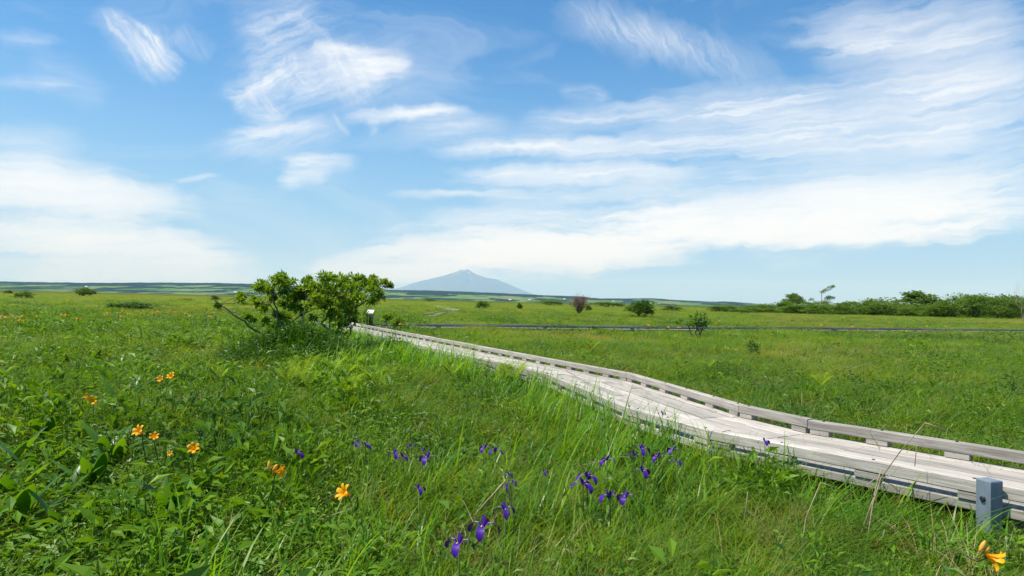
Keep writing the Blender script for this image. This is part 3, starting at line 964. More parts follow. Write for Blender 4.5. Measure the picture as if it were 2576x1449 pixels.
def shrub_meshes(seed, stems=5, nblob=22, leaf=.13, nl=34, flat=1.0, hollow=.0, br=.24, stem_r=.02, stemtop=.65, low=.25):
    """unit shrub, about 1 m wide and 1 m tall"""
    random.seed(seed)
    tk, cr = MB(), MB()
    cs = []
    for i in range(nblob):
        a = random.random() * 2 * PI
        el_ = random.random()
        rr = .5 * math.sqrt(max(0.05, 1 - el_ ** 2)) * random.uniform(.45, 1) * .8
        z = (low + hollow) + (.8 - low - hollow) * el_ * flat + random.uniform(-.05, .05)
        cs.append(Vector((rr * math.cos(a), rr * math.sin(a), z)))
    tips = []
    for k in range(stems):
        a = 2 * PI * k / stems + random.random()
        tip = Vector((.24 * math.cos(a), .24 * math.sin(a), stemtop * random.uniform(.75, 1)))
        P = wander((.04 * math.cos(a), .04 * math.sin(a), 0), tip, 5, .05)
        tk.tube(P, [stem_r * (1 - .13 * i) for i in range(6)], 5)
        tips += P[2:]
    for c in cs:
        e = min(tips, key=lambda q: (q - c).length)
        tk.tube(wander(e, c, 3, .06), [stem_r * .5, stem_r * .4, stem_r * .3, stem_r * .2], 4)
        r = br * random.uniform(.6, 1.1)
        for _ in range(3):
            v = rdir(-.3)
            leaf_ball(cr, c + v * r * random.uniform(.3, 1.0), r * random.uniform(.35, .65), nl // 3, leaf, leaf * .5, .8)
    return tk, cr


def make_shrub(name, label, cat, loc, sc, var, lm, group=None):
    o = empty(name, loc, label, cat, group, random.random() * 6.28, sc)
    tk, cr = var
    tk.build('trunk', m_bark, o, True)
    cr.build('crown', lm, o)
    return o


VARS = []
PROT = {}


def place_shrub(key, name, label, cat, px, base_y, top_y, w_px, lm, group=None, depth=None, zb=0.0):
    """put a shrub so that its foot stands at the pixel's ground point"""
    if depth is None:
        g = at(px, base_y)
        depth = g.y
    g = at_depth(px, base_y, depth)
    h = max(.3, at_depth(px, top_y, depth).z)
    w = w_px / FPX * depth
    sc = (w, w, h)
    k = (key, lm.name)
    rs = random.getstate()
    if k not in PROT:
        tk, cr = KINDS[key]()
        random.setstate(rs)
        PROT[k] = make_shrub(name, label, cat, (g.x, depth, zb), sc, (tk, cr), lm, group)
        return PROT[k]
    o = copy_tree(PROT[k])
    o.name = name
    o.location, o.scale = (g.x, depth, zb), sc
    o.rotation_euler = (0, 0, random.random() * 6.28)
    if 'group' in o and not group:
        del o['group']
    tag(o, label, cat, group)
    return o


KINDS = {
    'round': lambda: shrub_meshes(101, 6, 26, .10, 54),
    'round2': lambda: shrub_meshes(102, 7, 24, .10, 54, 1.05),
    'tall': lambda: shrub_meshes(103, 4, 18, .10, 48, 1.15, .12, .2),
    'low': lambda: shrub_meshes(104, 6, 20, .11, 45, .9),
    'far1': lambda: shrub_meshes(105, 4, 34, .075, 66, 1.05, 0, .25, low=.08),
    'far2': lambda: shrub_meshes(106, 4, 36, .075, 60, 1.0, 0, .24, low=.08),
    'far3': lambda: shrub_meshes(107, 4, 30, .075, 66, 1.1, 0, .27, low=.08),
    'umb': lambda: shrub_meshes(108, 6, 46, .07, 42, 1.3, .24, .13, .02, .8),
    'sapling': lambda: shrub_meshes(110, 4, 13, .11, 26, 1.2, .2, .17, .022, .8),
    'small': lambda: shrub_meshes(109, 3, 9, .16, 26, 1.1, .1, .24, .03),
}

# shrubs standing alone in the meadow: key, px, base, top, width, label
SG = [
    ('round', 1614, 803, 754, 84, 'dense dark green bush between the two boardwalks right of the brown bush', m_bleaf),
    ('sapling', 1752, 862, 782, 96, 'open leafy shrub on bare dark stems in front of the far boardwalk', m_bleaf),
    ('small', 1894, 909, 862, 48, 'small dark green sapling alone in the right-hand grass', m_bleaf),
    ('low', 1214, 780, 755, 42, 'small dark bush right of the far zigzag boardwalk', m_bleaf),
    ('round2', 1306, 781, 763, 20, 'tiny round bush left of the brown leafless bush', m_bleaf),
    ('low', 60, 755, 731, 46, 'dark bush near the left edge of the meadow', m_bleaf),
    ('round', 21, 741, 729, 22, 'tiny pale bush at the far left rim of the meadow', m_bleaf2),
    ('round2', 213, 748, 724, 66, 'broad greyish bush on the left meadow rim', m_bleaf2),
    ('low', 330, 783, 757, 120, 'wide low dark shrub patch behind the distant orange daylilies', m_bleaf),
    ('round', 540, 760, 742, 26, 'small round bush left of the big tree', m_bleaf2),
    ('low', 116, 773, 763, 40, 'flat dark shrub below the bush at the left edge', m_bleaf),
    ('low', 40, 770, 760, 46, 'flat dark scrub in the grass below the tiny pale bush', m_bleaf), ('low', 185, 772, 763, 52, 'flat scrub patch in front of the broad greyish bush', m_bleaf),
    ('low', 268, 764, 754, 44, 'low scrub right of the broad greyish bush', m_bleaf2), ('low', 418, 774, 765, 50, 'small flat scrub right of the wide low dark patch', m_bleaf),
    ('low', 470, 759, 750, 40, 'thin low scrub left of the small round bush by the big tree', m_bleaf2), ('low', 620, 772, 760, 40, 'low scrub behind the outer left branch of the big tree', m_bleaf),
    ('low', 1018, 775, 768, 32, 'flat dark shrub left of the far zigzag boardwalk', m_bleaf),
    ('low', 1080, 758, 751, 40, 'thin low hedge on the rim right of the big tree', m_bleaf2),
    ('round', 1480, 786, 768, 18, 'little bush just right of the brown leafless bush', m_bleaf),
    ('low', 1385, 770, 754, 70, 'low pale hedge left of the brown leafless bush', m_bleaf2),
    ('low', 1530, 774, 758, 90, 'low pale hedge behind the dense dark bush', m_bleaf2),
    ('low', 1690, 785, 766, 60, 'low scrub below the bare grey sapling', m_bleaf2),
    ('round2', 640, 868, 838, 40, 'leafy dark plant clump left of the big tree trunk', m_bleaf),
    ('round', 596, 880, 852, 40, 'dark herb clump at the outer left of the big tree', m_bleaf),
    ('tall', 984, 805, 787, 70, 'leafy scrub at the foot of the white topped sign', m_tleaf),
    ('round2', 926, 812, 786, 30, 'dark leafy shrub wrapped round the white topped sign', m_bleaf),
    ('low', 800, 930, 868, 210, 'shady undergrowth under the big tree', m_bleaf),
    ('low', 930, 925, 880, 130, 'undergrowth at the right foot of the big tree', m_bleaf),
]
for (key, px, by, ty, w, lab, lm) in SG:
    place_shrub(key, 'shrub', lab, 'shrub', px, by, ty, w, lm, None, 32.3 if 'sign' in lab else None)

# the thicket on the right horizon
TOP = [(1800, 771), (1840, 768), (1920, 764), (1970, 758), (2035, 756), (2115, 758), (2157, 756), (2196, 754), (2250, 755), (2290, 764), (2390, 746), (2455, 737), (2520, 742), (2640, 742)]
tx_, ty_ = np.array([a for a, b in TOP], float), np.array([b for a, b in TOP], float)
tl_ = []
for i in range(22):
    px = 1815 + i * 37 + random.uniform(-10, 10)
    top = float(np.interp(px, tx_, ty_)) + random.uniform(-2.5, 3)
    dep = 168 + random.uniform(-8, 10)
    tl_.append(('back', px, top, dep, random.uniform(66, 96)))
for i in range(20):
    px = 1860 + i * 38 + random.uniform(-10, 10)
    top = float(np.interp(px, tx_, ty_)) + random.uniform(6, 14)
    dep = 150 + random.uniform(-6, 6)
    tl_.append(('front', px, top, dep, random.uniform(58, 84)))
cnt = {'back': 0, 'front': 0}
for (row, px, top, dep, w) in tl_:
    lab = f'{ORD[cnt[row]]} {"tree" if row == "back" else "bush"} from the left in the {row} row of the thicket on the right horizon'
    cnt[row] += 1
    place_shrub(random.choice(['far1', 'far2', 'far3']), 'thicket_tree' if row == 'back' else 'thicket_bush', lab, 'tree' if row == 'back' else 'bush',
                px, 790, top, w, m_bleaf2, 'bushes and trees of the thicket on the right', dep)
place_shrub('umb', 'flat_topped_tree', 'small flat-topped tree with see-through crown left of the leaning thin tree', 'tree', 1998, 790, 738, 72, m_bleaf2, None, 172)
place_shrub('umb', 'flat_topped_tree', 'wide flat-topped tree above the thicket on the right', 'tree', 2312, 790, 732, 128, m_bleaf2, None, 172)


def twiggy(name, label, cat, px, base_y, top_y, w_px, depth, mat, stems, lv, r0, spread=.5, leaf=None):
    g = at_depth(px, base_y, depth)
    h = at_depth(px, top_y, depth).z
    w = w_px / FPX * depth
    o = empty(name, (g.x, depth, 0), label, cat)
    mb = MB()
    tips = []

    def grow(p, d, L, r, k):
        e = p + d * L
        P = wander(p, e, 3, .05)
        mb.tube(P, [r, r * .85, r * .7, r * .55], 5)
        if k == 0:
            tips.append(e)
            return
        for _ in range(3):
            nd = (d + rdir(-.4) * spread).normalized()
            grow(P[random.choice((2, 3))], nd, L * random.uniform(.6, .85), r * .55, k - 1)
    for s_ in range(stems):
        a = random.random() * 2 * PI
        lean = w / h * random.uniform(.1, .55)
        grow(Vector((0, 0, 0)), Vector((math.cos(a) * lean, math.sin(a) * lean * .6, 1)).normalized(), h * .42, r0, lv)
    mb.build('trunk', mat, o, True)
    return o


twiggy('dead_bush', 'brown leafless bush on the meadow rim right of the mountain', 'bush', 1457, 783, 746, 58, 88, m_twig, 17, 4, .05, .85)
twiggy('bare_sapling', 'bare grey sapling with thin twigs left of the thicket', 'tree', 1694, 785, 744, 26, 105, m_pale, 2, 2, .03)
twiggy('bare_sapling', 'bare twig tree cut by the right edge of the photo', 'tree', 2574, 800, 712, 40, 110, m_pale, 2, 3, .035)
# leaning thin tree with two flag-shaped tufts
g = at_depth(2052, 795, 150)
lt = empty('leaning_tree', (g.x, 150, 0), 'thin pale tree leaning right with two wind-blown tufts of leaves', 'tree')


def LP(zx, zy):
    q = at_depth(1744 + zx * .3229, 670.8 + zy * .3229, 150)
    return Vector((q.x - g.x, 0, q.z))


mb, cr = MB(), MB()
mb.tube([LP(930, 400), LP(955, 365), LP(985, 310), LP(1000, 260), LP(1000, 205)], [.16, .14, .11, .09, .07], 6)
mb.tube([LP(985, 300), LP(1020, 265), LP(1080, 245)], [.08, .06, .03], 5)
mb.tube([LP(1000, 230), LP(1000, 200), LP(1040, 185), LP(1085, 160)], [.08, .07, .05, .03], 5)
for (x, y, r) in [(1000, 200, .35), (1025, 192, .45), (1050, 178, .5), (1072, 162, .5), (1088, 156, .35), (1040, 252, .45), (1065, 245, .55), (1090, 246, .35), (1055, 240, .5), (920, 262, .5)]:
    leaf_ball(cr, LP(x, y), r * 1.1, 50, .34, .17, .6)
mb.build('trunk', m_pale, lt, True)
cr.build('crown', m_bleaf2, lt)

# farm buildings on the hills
FB = [(217, 719.5, 'first farm building from the left, white, on the hill behind the meadow', 4500), (592, 736.5, 'white farm building at the hill foot left of the tree', 3800),
      (1283, 752.5, 'pale farm building below the right slope of the mountain', 3900), (1332, 753.2, 'pinkish farm building right of the mountain foot', 3900),
      (1420, 751.6, 'white farm building left of the brown leafless bush', 4600), (1543, 754.5, 'white farm building right of the brown leafless bush', 4700)]
hd = hv[:, 0, 1]
for i, (px, py, lab, d) in enumerate(FB):
    q = at_depth(px, py, d)
    j = int(np.argmin(abs(hd - d)))
    ii = int(np.argmin(abs(hv[j, :, 0] - q.x)))
    zg = float(hv[j, ii, 2])
    o = empty('farm_building', (q.x, d, zg), lab, 'building', 'farm buildings on the far hills', random.uniform(-.3, .3))
    w, dd, h = 13, 8, 3.2
    mb = MB(); mb.add([(-w / 2, -dd / 2, -4), (w / 2, -dd / 2, -4), (w / 2, dd / 2, -4), (-w / 2, dd / 2, -4), (-w / 2, -dd / 2, h), (w / 2, -dd / 2, h), (w / 2, dd / 2, h), (-w / 2, dd / 2, h)],
                      [(0, 1, 5, 4), (1, 2, 6, 5), (2, 3, 7, 6), (3, 0, 4, 7)])
    mb.build('wall', m_fwall, o)
    mb = MB(); mb.add([(-w / 2 - 1, -dd / 2 - 1, h), (w / 2 + 1, -dd / 2 - 1, h), (w / 2 + 1, dd / 2 + 1, h), (-w / 2 - 1, dd / 2 + 1, h), (-w / 2 - 1, 0, h + 6), (w / 2 + 1, 0, h + 6)],
                      [(0, 1, 5, 4), (2, 3, 4, 5), (1, 2, 5), (3, 0, 4), (0, 3, 2, 1)])
    mb.build('roof', m_froof if 'pink' in lab else m_fwall, o)


# ------------------------------------------------------------------ flowers
def lily_flower(mb, c, d, s=1.0):
    s *= .78
    d = Vector(d).normalized()
    u = d.orthogonal().normalized()
    w = d.cross(u)
    for k in range(6):
        a = 2 * PI * k / 6 + random.uniform(-.12, .12)
        o = u * math.cos(a) + w * math.sin(a)
        sd = -u * math.sin(a) + w * math.cos(a)
        pts, ws = [], []
        wk = (.026 if k % 2 else .020) * s
        for t_, r, z in ((0, .003, -.012), (.25, .008, .018), (.5, .018, .045), (.75, .036, .064), (.92, .052, .066), (1, .060, .060)):
            pts.append(Vector(c) + o * r * s + d * z * s)
            ws.append(wk * (.3 + 1.5 * t_ * (1.15 - t_) * 1.9) if t_ < 1 else wk * .15)
        mb.strip(pts, [sd] * 6, ws, .18)


def bud(mb, p, d, L, r):
    d = Vector(d).normalized()
    mb.tube([Vector(p) + d * L * t_ for t_ in (0, .15, .45, .75, .93, 1)], [r * .35, r * .7, r, r * .85, r * .45, r * .1], 7)


def daylily(px, py, zf, label, face=(-.4, -.6, .5), s=1.0, buds=(), base=None, group=None, extra=(), detail=True, leaves=5):
    f = at(px, py, zf)
    b = at(*base) if base else f + Vector((random.uniform(-.08, .08), random.uniform(-.04, .06), 0))
    root = empty('daylily', (b.x, b.y, 0), label, 'flower', group)
    top = Vector((f.x - b.x, f.y - b.y, zf))
    mid = Vector((top.x * .25, top.y * .25, zf * .55))
    fd = Vector(face).normalized()
    st = MB()
    neck = top - fd * .03 * s
    st.tube([(0, 0, 0), mid, (mid + neck) / 2 + Vector((top.x, top.y, 0)) * .12, neck - Vector((0, 0, .02)), neck], [.006, .005, .0045, .004, .004], 6)
    st.build('stem', m_stem, root, True)
    fl = MB(); lily_flower(fl, top - fd * .03 * s, fd, s); fl.build('flower', m_lily, root, True)
    for (ox, oz, fx) in extra:
        fl = MB(); lily_flower(fl, top + Vector((ox, .02, oz)), Vector(fx), s * .9); fl.build('flower', m_lily, root, True)
    for (d, L, o) in buds:
        bb = MB(); bud(bb, neck + Vector(o), d, L, .011); bb.build('bud', m_lbud, root, True)
    if leaves:
        lf = MB()
        for k in range(leaves):
            lf.blade(random.uniform(-.03, .03), random.uniform(-.03, .03), random.uniform(.3, .48), .016, random.random() * 6.28, random.uniform(.4, .9), random.uniform(.2, .4), 5)
        lf.build('leaf', m_reed, root)
    return root


daylily(431, 947, .5, 'orange daylily right of the two upright ones beyond the left-hand leaves', (-.2, -.7, .6), 1.35)
daylily(404, 954, .48, 'orange daylily left of the two upright ones beyond the left-hand leaves', (-.1, -.8, .5), 1.15)
daylily(233, 1008, .5, 'double orange daylily among the broad leaves near the left edge', (.3, -.8, .3), 1.2, extra=((-.05, .02, (-.6, -.3, .6)),))
daylily(350, 1085, .5, 'orange daylily, larger of two side by side', (-.3, -.7, .6), 1.25)
daylily(388, 1099, .47, 'small orange daylily right beside the larger one', (.3, -.6, .6), .9)
daylily(428, 1141, .42, 'tiny half-open orange daylily low in the grass', (0, -.8, .5), .5)
daylily(487, 1129, .5, 'orange daylily with drooping petal right of the tiny one', (.2, -.7, .5), 1.05, buds=(((-.5, 0, .8), .04, (-.02, 0, .01)),))
daylily(703, 1186, .6, 'tall orange daylily with a pale upright bud on a long bare stem', (.9, -.15, .12), 1.0,
        buds=(((-.02, 0, 1), .062, (-.035, 0, .002)), ((.5, 0, .8), .05, (-.012, 0, .004))), base=(655, 1392), leaves=0)
daylily(866, 1240, .55, 'wide open bright orange daylily in the middle foreground', (-.55, -.6, .55), 1.15, base=(905, 1330))
daylily(2500, 1405, .5, 'large yellow-orange daylily at the lower right corner by the post', (.85, -.3, -.45), 1.2,
        buds=(((.45, 0, .85), .06, (-.03, 0, .01)), ((.6, 0, .5), .035, (-.01, 0, .01))), base=(2395, 1470))

ROW = [(25, 495), (62, 505), (145, 490), (205, 535), (230, 495), (380, 493), (625, 480), (668, 482), (785, 518), (1065, 480), (1090, 462), (1190, 460), (1225, 495), (1240, 435),
       (1293, 472), (1430, 463), (1540, 462), (1590, 450), (1715, 432), (1870, 468), (1920, 490), (2112, 493)]
ROW.sort()
proto = None


def far_lily(px, py, label, group, s=1.4):
    global proto
    z = .6
    f = at(px, py, z)
    if proto is None:
        proto = empty('daylily', (0, 0, 0), label, 'flower', group)
        st = MB(); st.tube([(0, 0, 0), (.01, 0, .3), (0, 0, .57)], [.007, .006, .005], 5); st.build('stem', m_stem, proto)
        fl = MB()
        lily_flower(fl, (0, 0, .56), (-.2, -.6, .6), 1.0)
        lily_flower(fl, (.03, .02, .55), (.6, .2, .5), .9)
        fl.build('flower', m_lily, proto)
        o = proto
    else:
        o = copy_tree(proto)
    o.location = (f.x, f.y, 0)
    o.scale = (s, s, 1)
    o.rotation_euler = (0, 0, random.uniform(-.6, .6))
    tag(o, label, 'flower', group)
    return o


for i, (zx, zy) in enumerate(ROW):
    far_lily(zx * .25, 670.8 + zy * .25, f'{ORD[i]} from the left of the distant orange daylilies left of the tree', 'distant orange daylilies left of the tree')
for (px, py, lab) in [(714, 792, 'orange daylily seen highest through the branches of the big tree'), (729, 801, 'orange daylily seen lowest through the branches of the big tree'), (741, 797, 'orange daylily seen rightmost through the branches of the big tree'),
                      (1014, 802, 'orange daylily in the grass right of the white topped sign'), (1008, 814, 'paler daylily just below the one right of the sign')]:
    far_lily(px, py, lab, 'daylilies around the big tree and sign')
RR = [(1631, 817), (1680, 822), (1708, 822.5), (1809, 806.5), (2065, 817), (2144, 821), (2236, 810), (2330, 819.5), (2378, 820.5)]
for i, (px, py) in enumerate(RR):
    far_lily(px, py, f'{ORD[i]} from the left of the distant daylilies along the dark boardwalk', 'distant daylilies along the dark boardwalk')


def iris(px, py, zf, label, s=1.0, two=False, rz=0.0):
    f = at(px, py, zf)
    root = empty('iris', (f.x, f.y, 0), label, 'flower', 'purple irises in the grass', rz)
    st = MB(); st.tube([(random.uniform(-.03, .03), 0, 0), (.01, 0, zf * .5), (0, 0, zf - .015)], [.005, .0045, .004], 5)
    st.build('stem', m_stem, root, True)
    for q in range(2 if two else 1):
        c = Vector((0, 0, zf - .01)) + (Vector((.065, .02, -.025)) if q else Vector())
        fl, yl_ = MB(), MB()
        a0 = random.random() * 2
        for k in range(3):
            a = a0 + 2 * PI * k / 3
            o, sd = Vector((math.cos(a), math.sin(a), 0)), Vector((-math.sin(a), math.cos(a), 0))
            pts = [c + o * r * s + Vector((0, 0, z * s)) for r, z in ((.004, .0), (.022, .014), (.044, .014), (.062, .0), (.070, -.020), (.070, -.034))]
            fl.strip(pts, [sd] * 6, [w_ * s for w_ in (.009, .014, .028, .036, .027, .008)], -.15)
            yl_.strip([p_ + Vector((0, 0, .0035)) for p_ in pts[1:3]], [sd] * 2, [.003 * s, .005 * s], 0.0)
            a += PI / 3
            o, sd = Vector((math.cos(a), math.sin(a), 0)), Vector((-math.sin(a), math.cos(a), 0))
            pts = [c + o * r * s + Vector((0, 0, z * s)) for r, z in ((.003, 0), (.012, .02), (.020, .036), (.024, .044))]
            fl.strip(pts, [sd] * 4, [w_ * s for w_ in (.008, .017, .017, .004)], .2)
        fo = fl.build('flower', m_iris, root, True)
        yl_.build('signal_mark', m_yel, fo)
    lf = MB()
    for k in range(6):
        lf.blade(random.uniform(-.04, .04), random.uniform(-.03, .03), random.uniform(.35, .5), .02, random.uniform(-.8, .8), random.uniform(.15, .45), .1, 4)
    lf.build('leaf', m_reed, root)
    return root


def r6(x, y): return 603.7 + x * .30556, 1006 + y * .30556
def r7(x, y): return 1274.5 + x * .30556, 1006 + y * .30556


IR = [
    (r6(470, 435), 'leftmost purple iris, standing alone', 1.1, 0), (r6(965, 345), 'purple iris at the left of the back pair above the dry grass', .8, 0), (r6(1035, 368), 'purple iris at the right of the back pair above the dry grass', .8, 0),
    (r6(1280, 435), 'upper left purple iris of a slanting pair left of centre', .95, 0), (r6(1345, 463), 'lower right purple iris of a slanting pair left of centre', .8, 0),
    (r6(1408, 365), 'tiny purple iris behind the slanting pair', .6, 0), (r6(1500, 392), 'tiny iris tip above the tall purple iris left of centre', .45, 0), (r6(1542, 470), 'tall purple iris with hanging petals left of centre', 1.2, 0),
    (r6(2015, 388), 'left purple iris of the pair behind the dry stalks', 1.0, 0), (r6(2105, 410), 'right purple iris of the pair behind the dry stalks', .95, 0),
    (r6(1475, 722), 'small purple iris low in the grass left of the dry stalks', .8, 0), (r6(2212, 605), 'small purple iris at the crossing of the dry stalks', .6, 0),
    (r6(2250, 670), 'faded iris just right of the crossed dry stalks', .5, 0), (r6(2195, 700), 'small violet iris on the crossed dry stalks', .5, 0),
    (r6(2180, 895), 'purple iris touching the right-hand dry stalk', 1.05, 0), (r6(2000, 1035), 'broad purple iris with spread petals in the front', 1.45, 0), (r6(1800, 1170), 'nearest purple iris, at the bottom of the patch', 1.25, 0),
    (r7(310, 585), 'small dark iris behind the large stacked pair', .6, 0), (r7(662, 625), 'upper purple iris of the large stacked pair', 1.2, 0), (r7(630, 690), 'lower purple iris of the large stacked pair', 1.35, 0),
    (r7(850, 785), 'left purple iris of the level pair in front', 1.2, 0), (r7(980, 790), 'right purple iris of the level pair in front', 1.0, 0), (r7(825, 490), 'purple iris at the end of the pale dry blade', 1.05, 0),
    (r7(1120, 580), 'purple iris in front of the row of three near the boardwalk', 1.1, 0), (r7(1115, 400), 'leftmost large purple iris in the row near the boardwalk', 1.2, 0), (r7(1048, 440), 'small dark iris at the left end of the row near the boardwalk', .7, 0),
    (r7(1245, 460), 'arched purple iris in the middle of the row near the boardwalk', 1.1, 0), (r7(1370, 405), 'purple iris at the right end of the row near the boardwalk', 1.05, 0), (r7(1402, 500), 'dark iris below the right end of the row', .7, 0),
    (r7(1280, 102), 'small violet iris in front of the near kerb rail', .7, 0), (r7(2125, 335), 'purple iris right against the near kerb rail', .95, 0), (r7(775, 150), 'pale violet iris deep in the grass by the kerb', .55, 0),
    (r7(1685, 420), 'tiny violet iris right of the row near the boardwalk', .45, 0),
]
for (pq, lab, s, _) in IR:
    iris(pq[0], pq[1], random.uniform(.44, .5) if pq[1] > 1100 else .52, lab, s * random.uniform(.82, .94), False, random.uniform(-.5, .5))


# ------------------------------------------------------------------ broad-leaved plants, ferns, dry stalks
def broad_plant(k, nl, L0, W0):
    random.seed(400 + k)
    mb_list = []
    for i in range(nl):
        mb = MB()
        a = random.uniform(-1.3, 1.6) if random.random() < .7 else random.random() * 6.28
        L, w = L0 * random.uniform(.75, 1.2), W0 * random.uniform(.8, 1.2)
        up = random.uniform(.35, .85)
        pts, sds, ws = [], [], []
        o = Vector((math.cos(a), math.sin(a), 0))
        tw_ = random.uniform(-.5, .5)
        for t_ in (0, .15, .32, .5, .68, .84, 1):
            rr = L * (t_ * (1.1 - up * .6))
            z = .10 + L * up * (t_ * 1.35 - .5 * t_ * t_)
            pts.append(o * rr + Vector((0, 0, z)))
            sds.append(Vector((-math.sin(a), math.cos(a), tw_ * t_)))
            ws.append(w * max(.08, math.sin(PI * min(.99, t_ ** .8 * .95 + .04)) ** .8))
        mb.strip(pts, sds, ws, .35)
        mb_list.append(mb)
    return mb_list


BP = []
for k in range(5):
    BP.append(broad_plant(k, 7 + k % 3, .47, .098))
BPR = [None] * 5
random.seed(31)
ROWS = [('front', [(40, 1330), (150, 1270), (170, 1345), (235, 1240), (330, 1290), (420, 1330), (455, 1290), (90, 1215), (20, 1270)]),
        ('middle', [(20, 1110), (70, 1170), (110, 1130), (165, 1090), (215, 1155), (260, 1170), (10, 1190), (130, 1075), (60, 1085), (290, 1185)]),
        ('back', [(25, 1030), (95, 1045), (150, 1040), (215, 1045), (255, 1030), (290, 1010), (330, 1000), (365, 1020), (395, 1010), (430, 1020), (470, 1045), (310, 1040), (40, 1005), (520, 1050)]),
        ('far', [(230, 905), (265, 920), (300, 925), (350, 900), (395, 935), (170, 915), (640, 985), (270, 955), (120, 930)])]
for rn, pts in ROWS:
    pts.sort()
    for i, (px, py) in enumerate(pts):
        g = at(px, py + 25)
        k = random.randrange(5)
        lab = f'{ORD[i]} from the left in the {rn} row of broad-leaved green plants on the left'
        if BPR[k] is None:
            o = empty('broad_leaved_plant', (g.x, g.y, 0), lab, 'plant', 'broad-leaved plants on the left')
            for mb in BP[k]:
                mb.build('leaf', m_broad, o, True)
            BPR[k] = o
        else:
            o = copy_tree(BPR[k])
            o.location = (g.x, g.y, 0)
            tag(o, lab, 'plant', 'broad-leaved plants on the left')
        s = random.uniform(.75, 1.1)
        o.scale = (s, s, s)
        o.rotation_euler = (0, 0, random.uniform(-.9, .9))


def fern_fronds(k):
    random.seed(500 + k)
    out = []
    for i in range(6):
        mb = MB()
        a = random.random() * 2 * PI
        o, sd = Vector((math.cos(a), math.sin(a), 0)), Vector((-math.sin(a), math.cos(a), 0))
        L = random.uniform(.32, .46)
        pts = [o * L * (.65 * t_) + Vector((0, 0, .16 + L * (1.25 * t_ - .45 * t_ * t_))) for t_ in np.linspace(0, 1, 14)]
        mb.tube(pts, [.003] * 14, 4)
        for j in range(2, 14):
            t_ = j / 13
            l = L * .34 * math.sin(PI * min(.97, t_ * .85 + .12))
            for sg_ in (-1, 1):
                d = sd * sg_ + (pts[j] - pts[j - 1]).normalized() * .45 + Vector((0, 0, -.1))
                mb.leaf(pts[j], d, Vector((0, 0, 1)), l, .045, .1)
        out.append(mb)
    return out


FR = [fern_fronds(k) for k in range(3)]
FRP = [None] * 3
random.seed(77)
FN = [(755, 990, 'left of the large yellow fern clump'), (835, 970, 'in the left of the large clump below the tree'), (868, 985, 'in the middle of the large clump below the tree'), (886, 962, 'at the top of the large clump below the tree'),
      (722, 1003, 'at the far left of the ferns below the tree'), (868, 1048, 'in front of the large clump below the tree'), (775, 1012, 'low at the left of the large clump'), (551, 992, 'alone among the left-hand herbs'),
      (1292, 992, 'beside the near edge of the boardwalk, left of the dry stalk'), (1268, 985, 'nearest the boardwalk kerb below its bend'), (1137, 978, 'between the large clump and the boardwalk'), (950, 1020, 'right of the large clump below the tree'),
      (1782, 946, 'left of two in the right-hand meadow'), (1850, 943, 'right of two in the right-hand meadow'), (1488, 846, 'behind the boardwalk near the far walk'), (1704, 858, 'left of the leafy shrub by the far walk'),
      (1490, 893, 'close behind the far kerb rail'), (2065, 1003, 'alone in the far right-hand grass'), (880, 1052, 'low and nearest the irises'), (1010, 915, 'at the right foot of the big tree')]
for i, (px, py, where) in enumerate(FN):
    g = at(px, py + 12)
    k = i % 3
    lab = 'yellow-green fern ' + where
    if FRP[k] is None:
        o = empty('fern', (g.x, g.y, .1), lab, 'fern', 'yellow-green ferns')
        for mb in FR[k]:
            mb.build('frond', m_fern, o)
        FRP[k] = o
    else:
        o = copy_tree(FRP[k])
        tag(o, lab, 'fern', 'yellow-green ferns')
    o.location = (g.x, g.y, .18)
    s = random.uniform(.75, 1.05) * (.7 if px > 1400 else 1)
    o.scale = (s * 1.15, s * 1.15, s)
    o.rotation_euler = (0, 0, random.random() * 6.28)


def stalk(label, pts, r0, r1, mat=m_dry, branches=()):
    """pts: (px, py, height above ground); a dry stalk through those points"""
    P = [at(x, y, z) for x, y, z in pts]
    b = Vector((P[0].x, P[0].y, 0))
    root = empty('dry_stalk', b, label, 'stalk', 'dry stalks in the grass')
    mb = MB()
    n = len(P)
    r0, r1 = r0 * .75, r1 * .75
    mb.tube([p - b for p in P], [r0 + (r1 - r0) * i / (n - 1) for i in range(n)], 6)
    for bb in branches:
        Q = [at(x, y, z) - b for x, y, z in bb]
        mb.tube(Q, [r0 * .8 + (r1 * .6 - r0 * .8) * i / (len(Q) - 1) for i in range(len(Q))], 6)
    mb.build('stem', mat, root, True)
    return root


stalk('left arm of the crossed pale dry stalks among the irises', [(r6(1860, 1040)[0], r6(1860, 1040)[1], .12), (r6(2010, 860)[0], r6(2010, 860)[1], .3), (r6(2190, 660)[0], r6(2190, 660)[1], .5)], .005, .007)
stalk('right arm of the crossed pale dry stalks among the irises', [(r6(2310, 1090)[0], r6(2310, 1090)[1], .1), (r6(2240, 880)[0], r6(2240, 880)[1], .28), (r6(2200, 720)[0], r6(2200, 720)[1], .45), (r6(2165, 625)[0], r6(2165, 625)[1], .52)], .007, .006)


def r8(x, y, z): return 1838 + x * .30556, 1006 + y * .30556, z


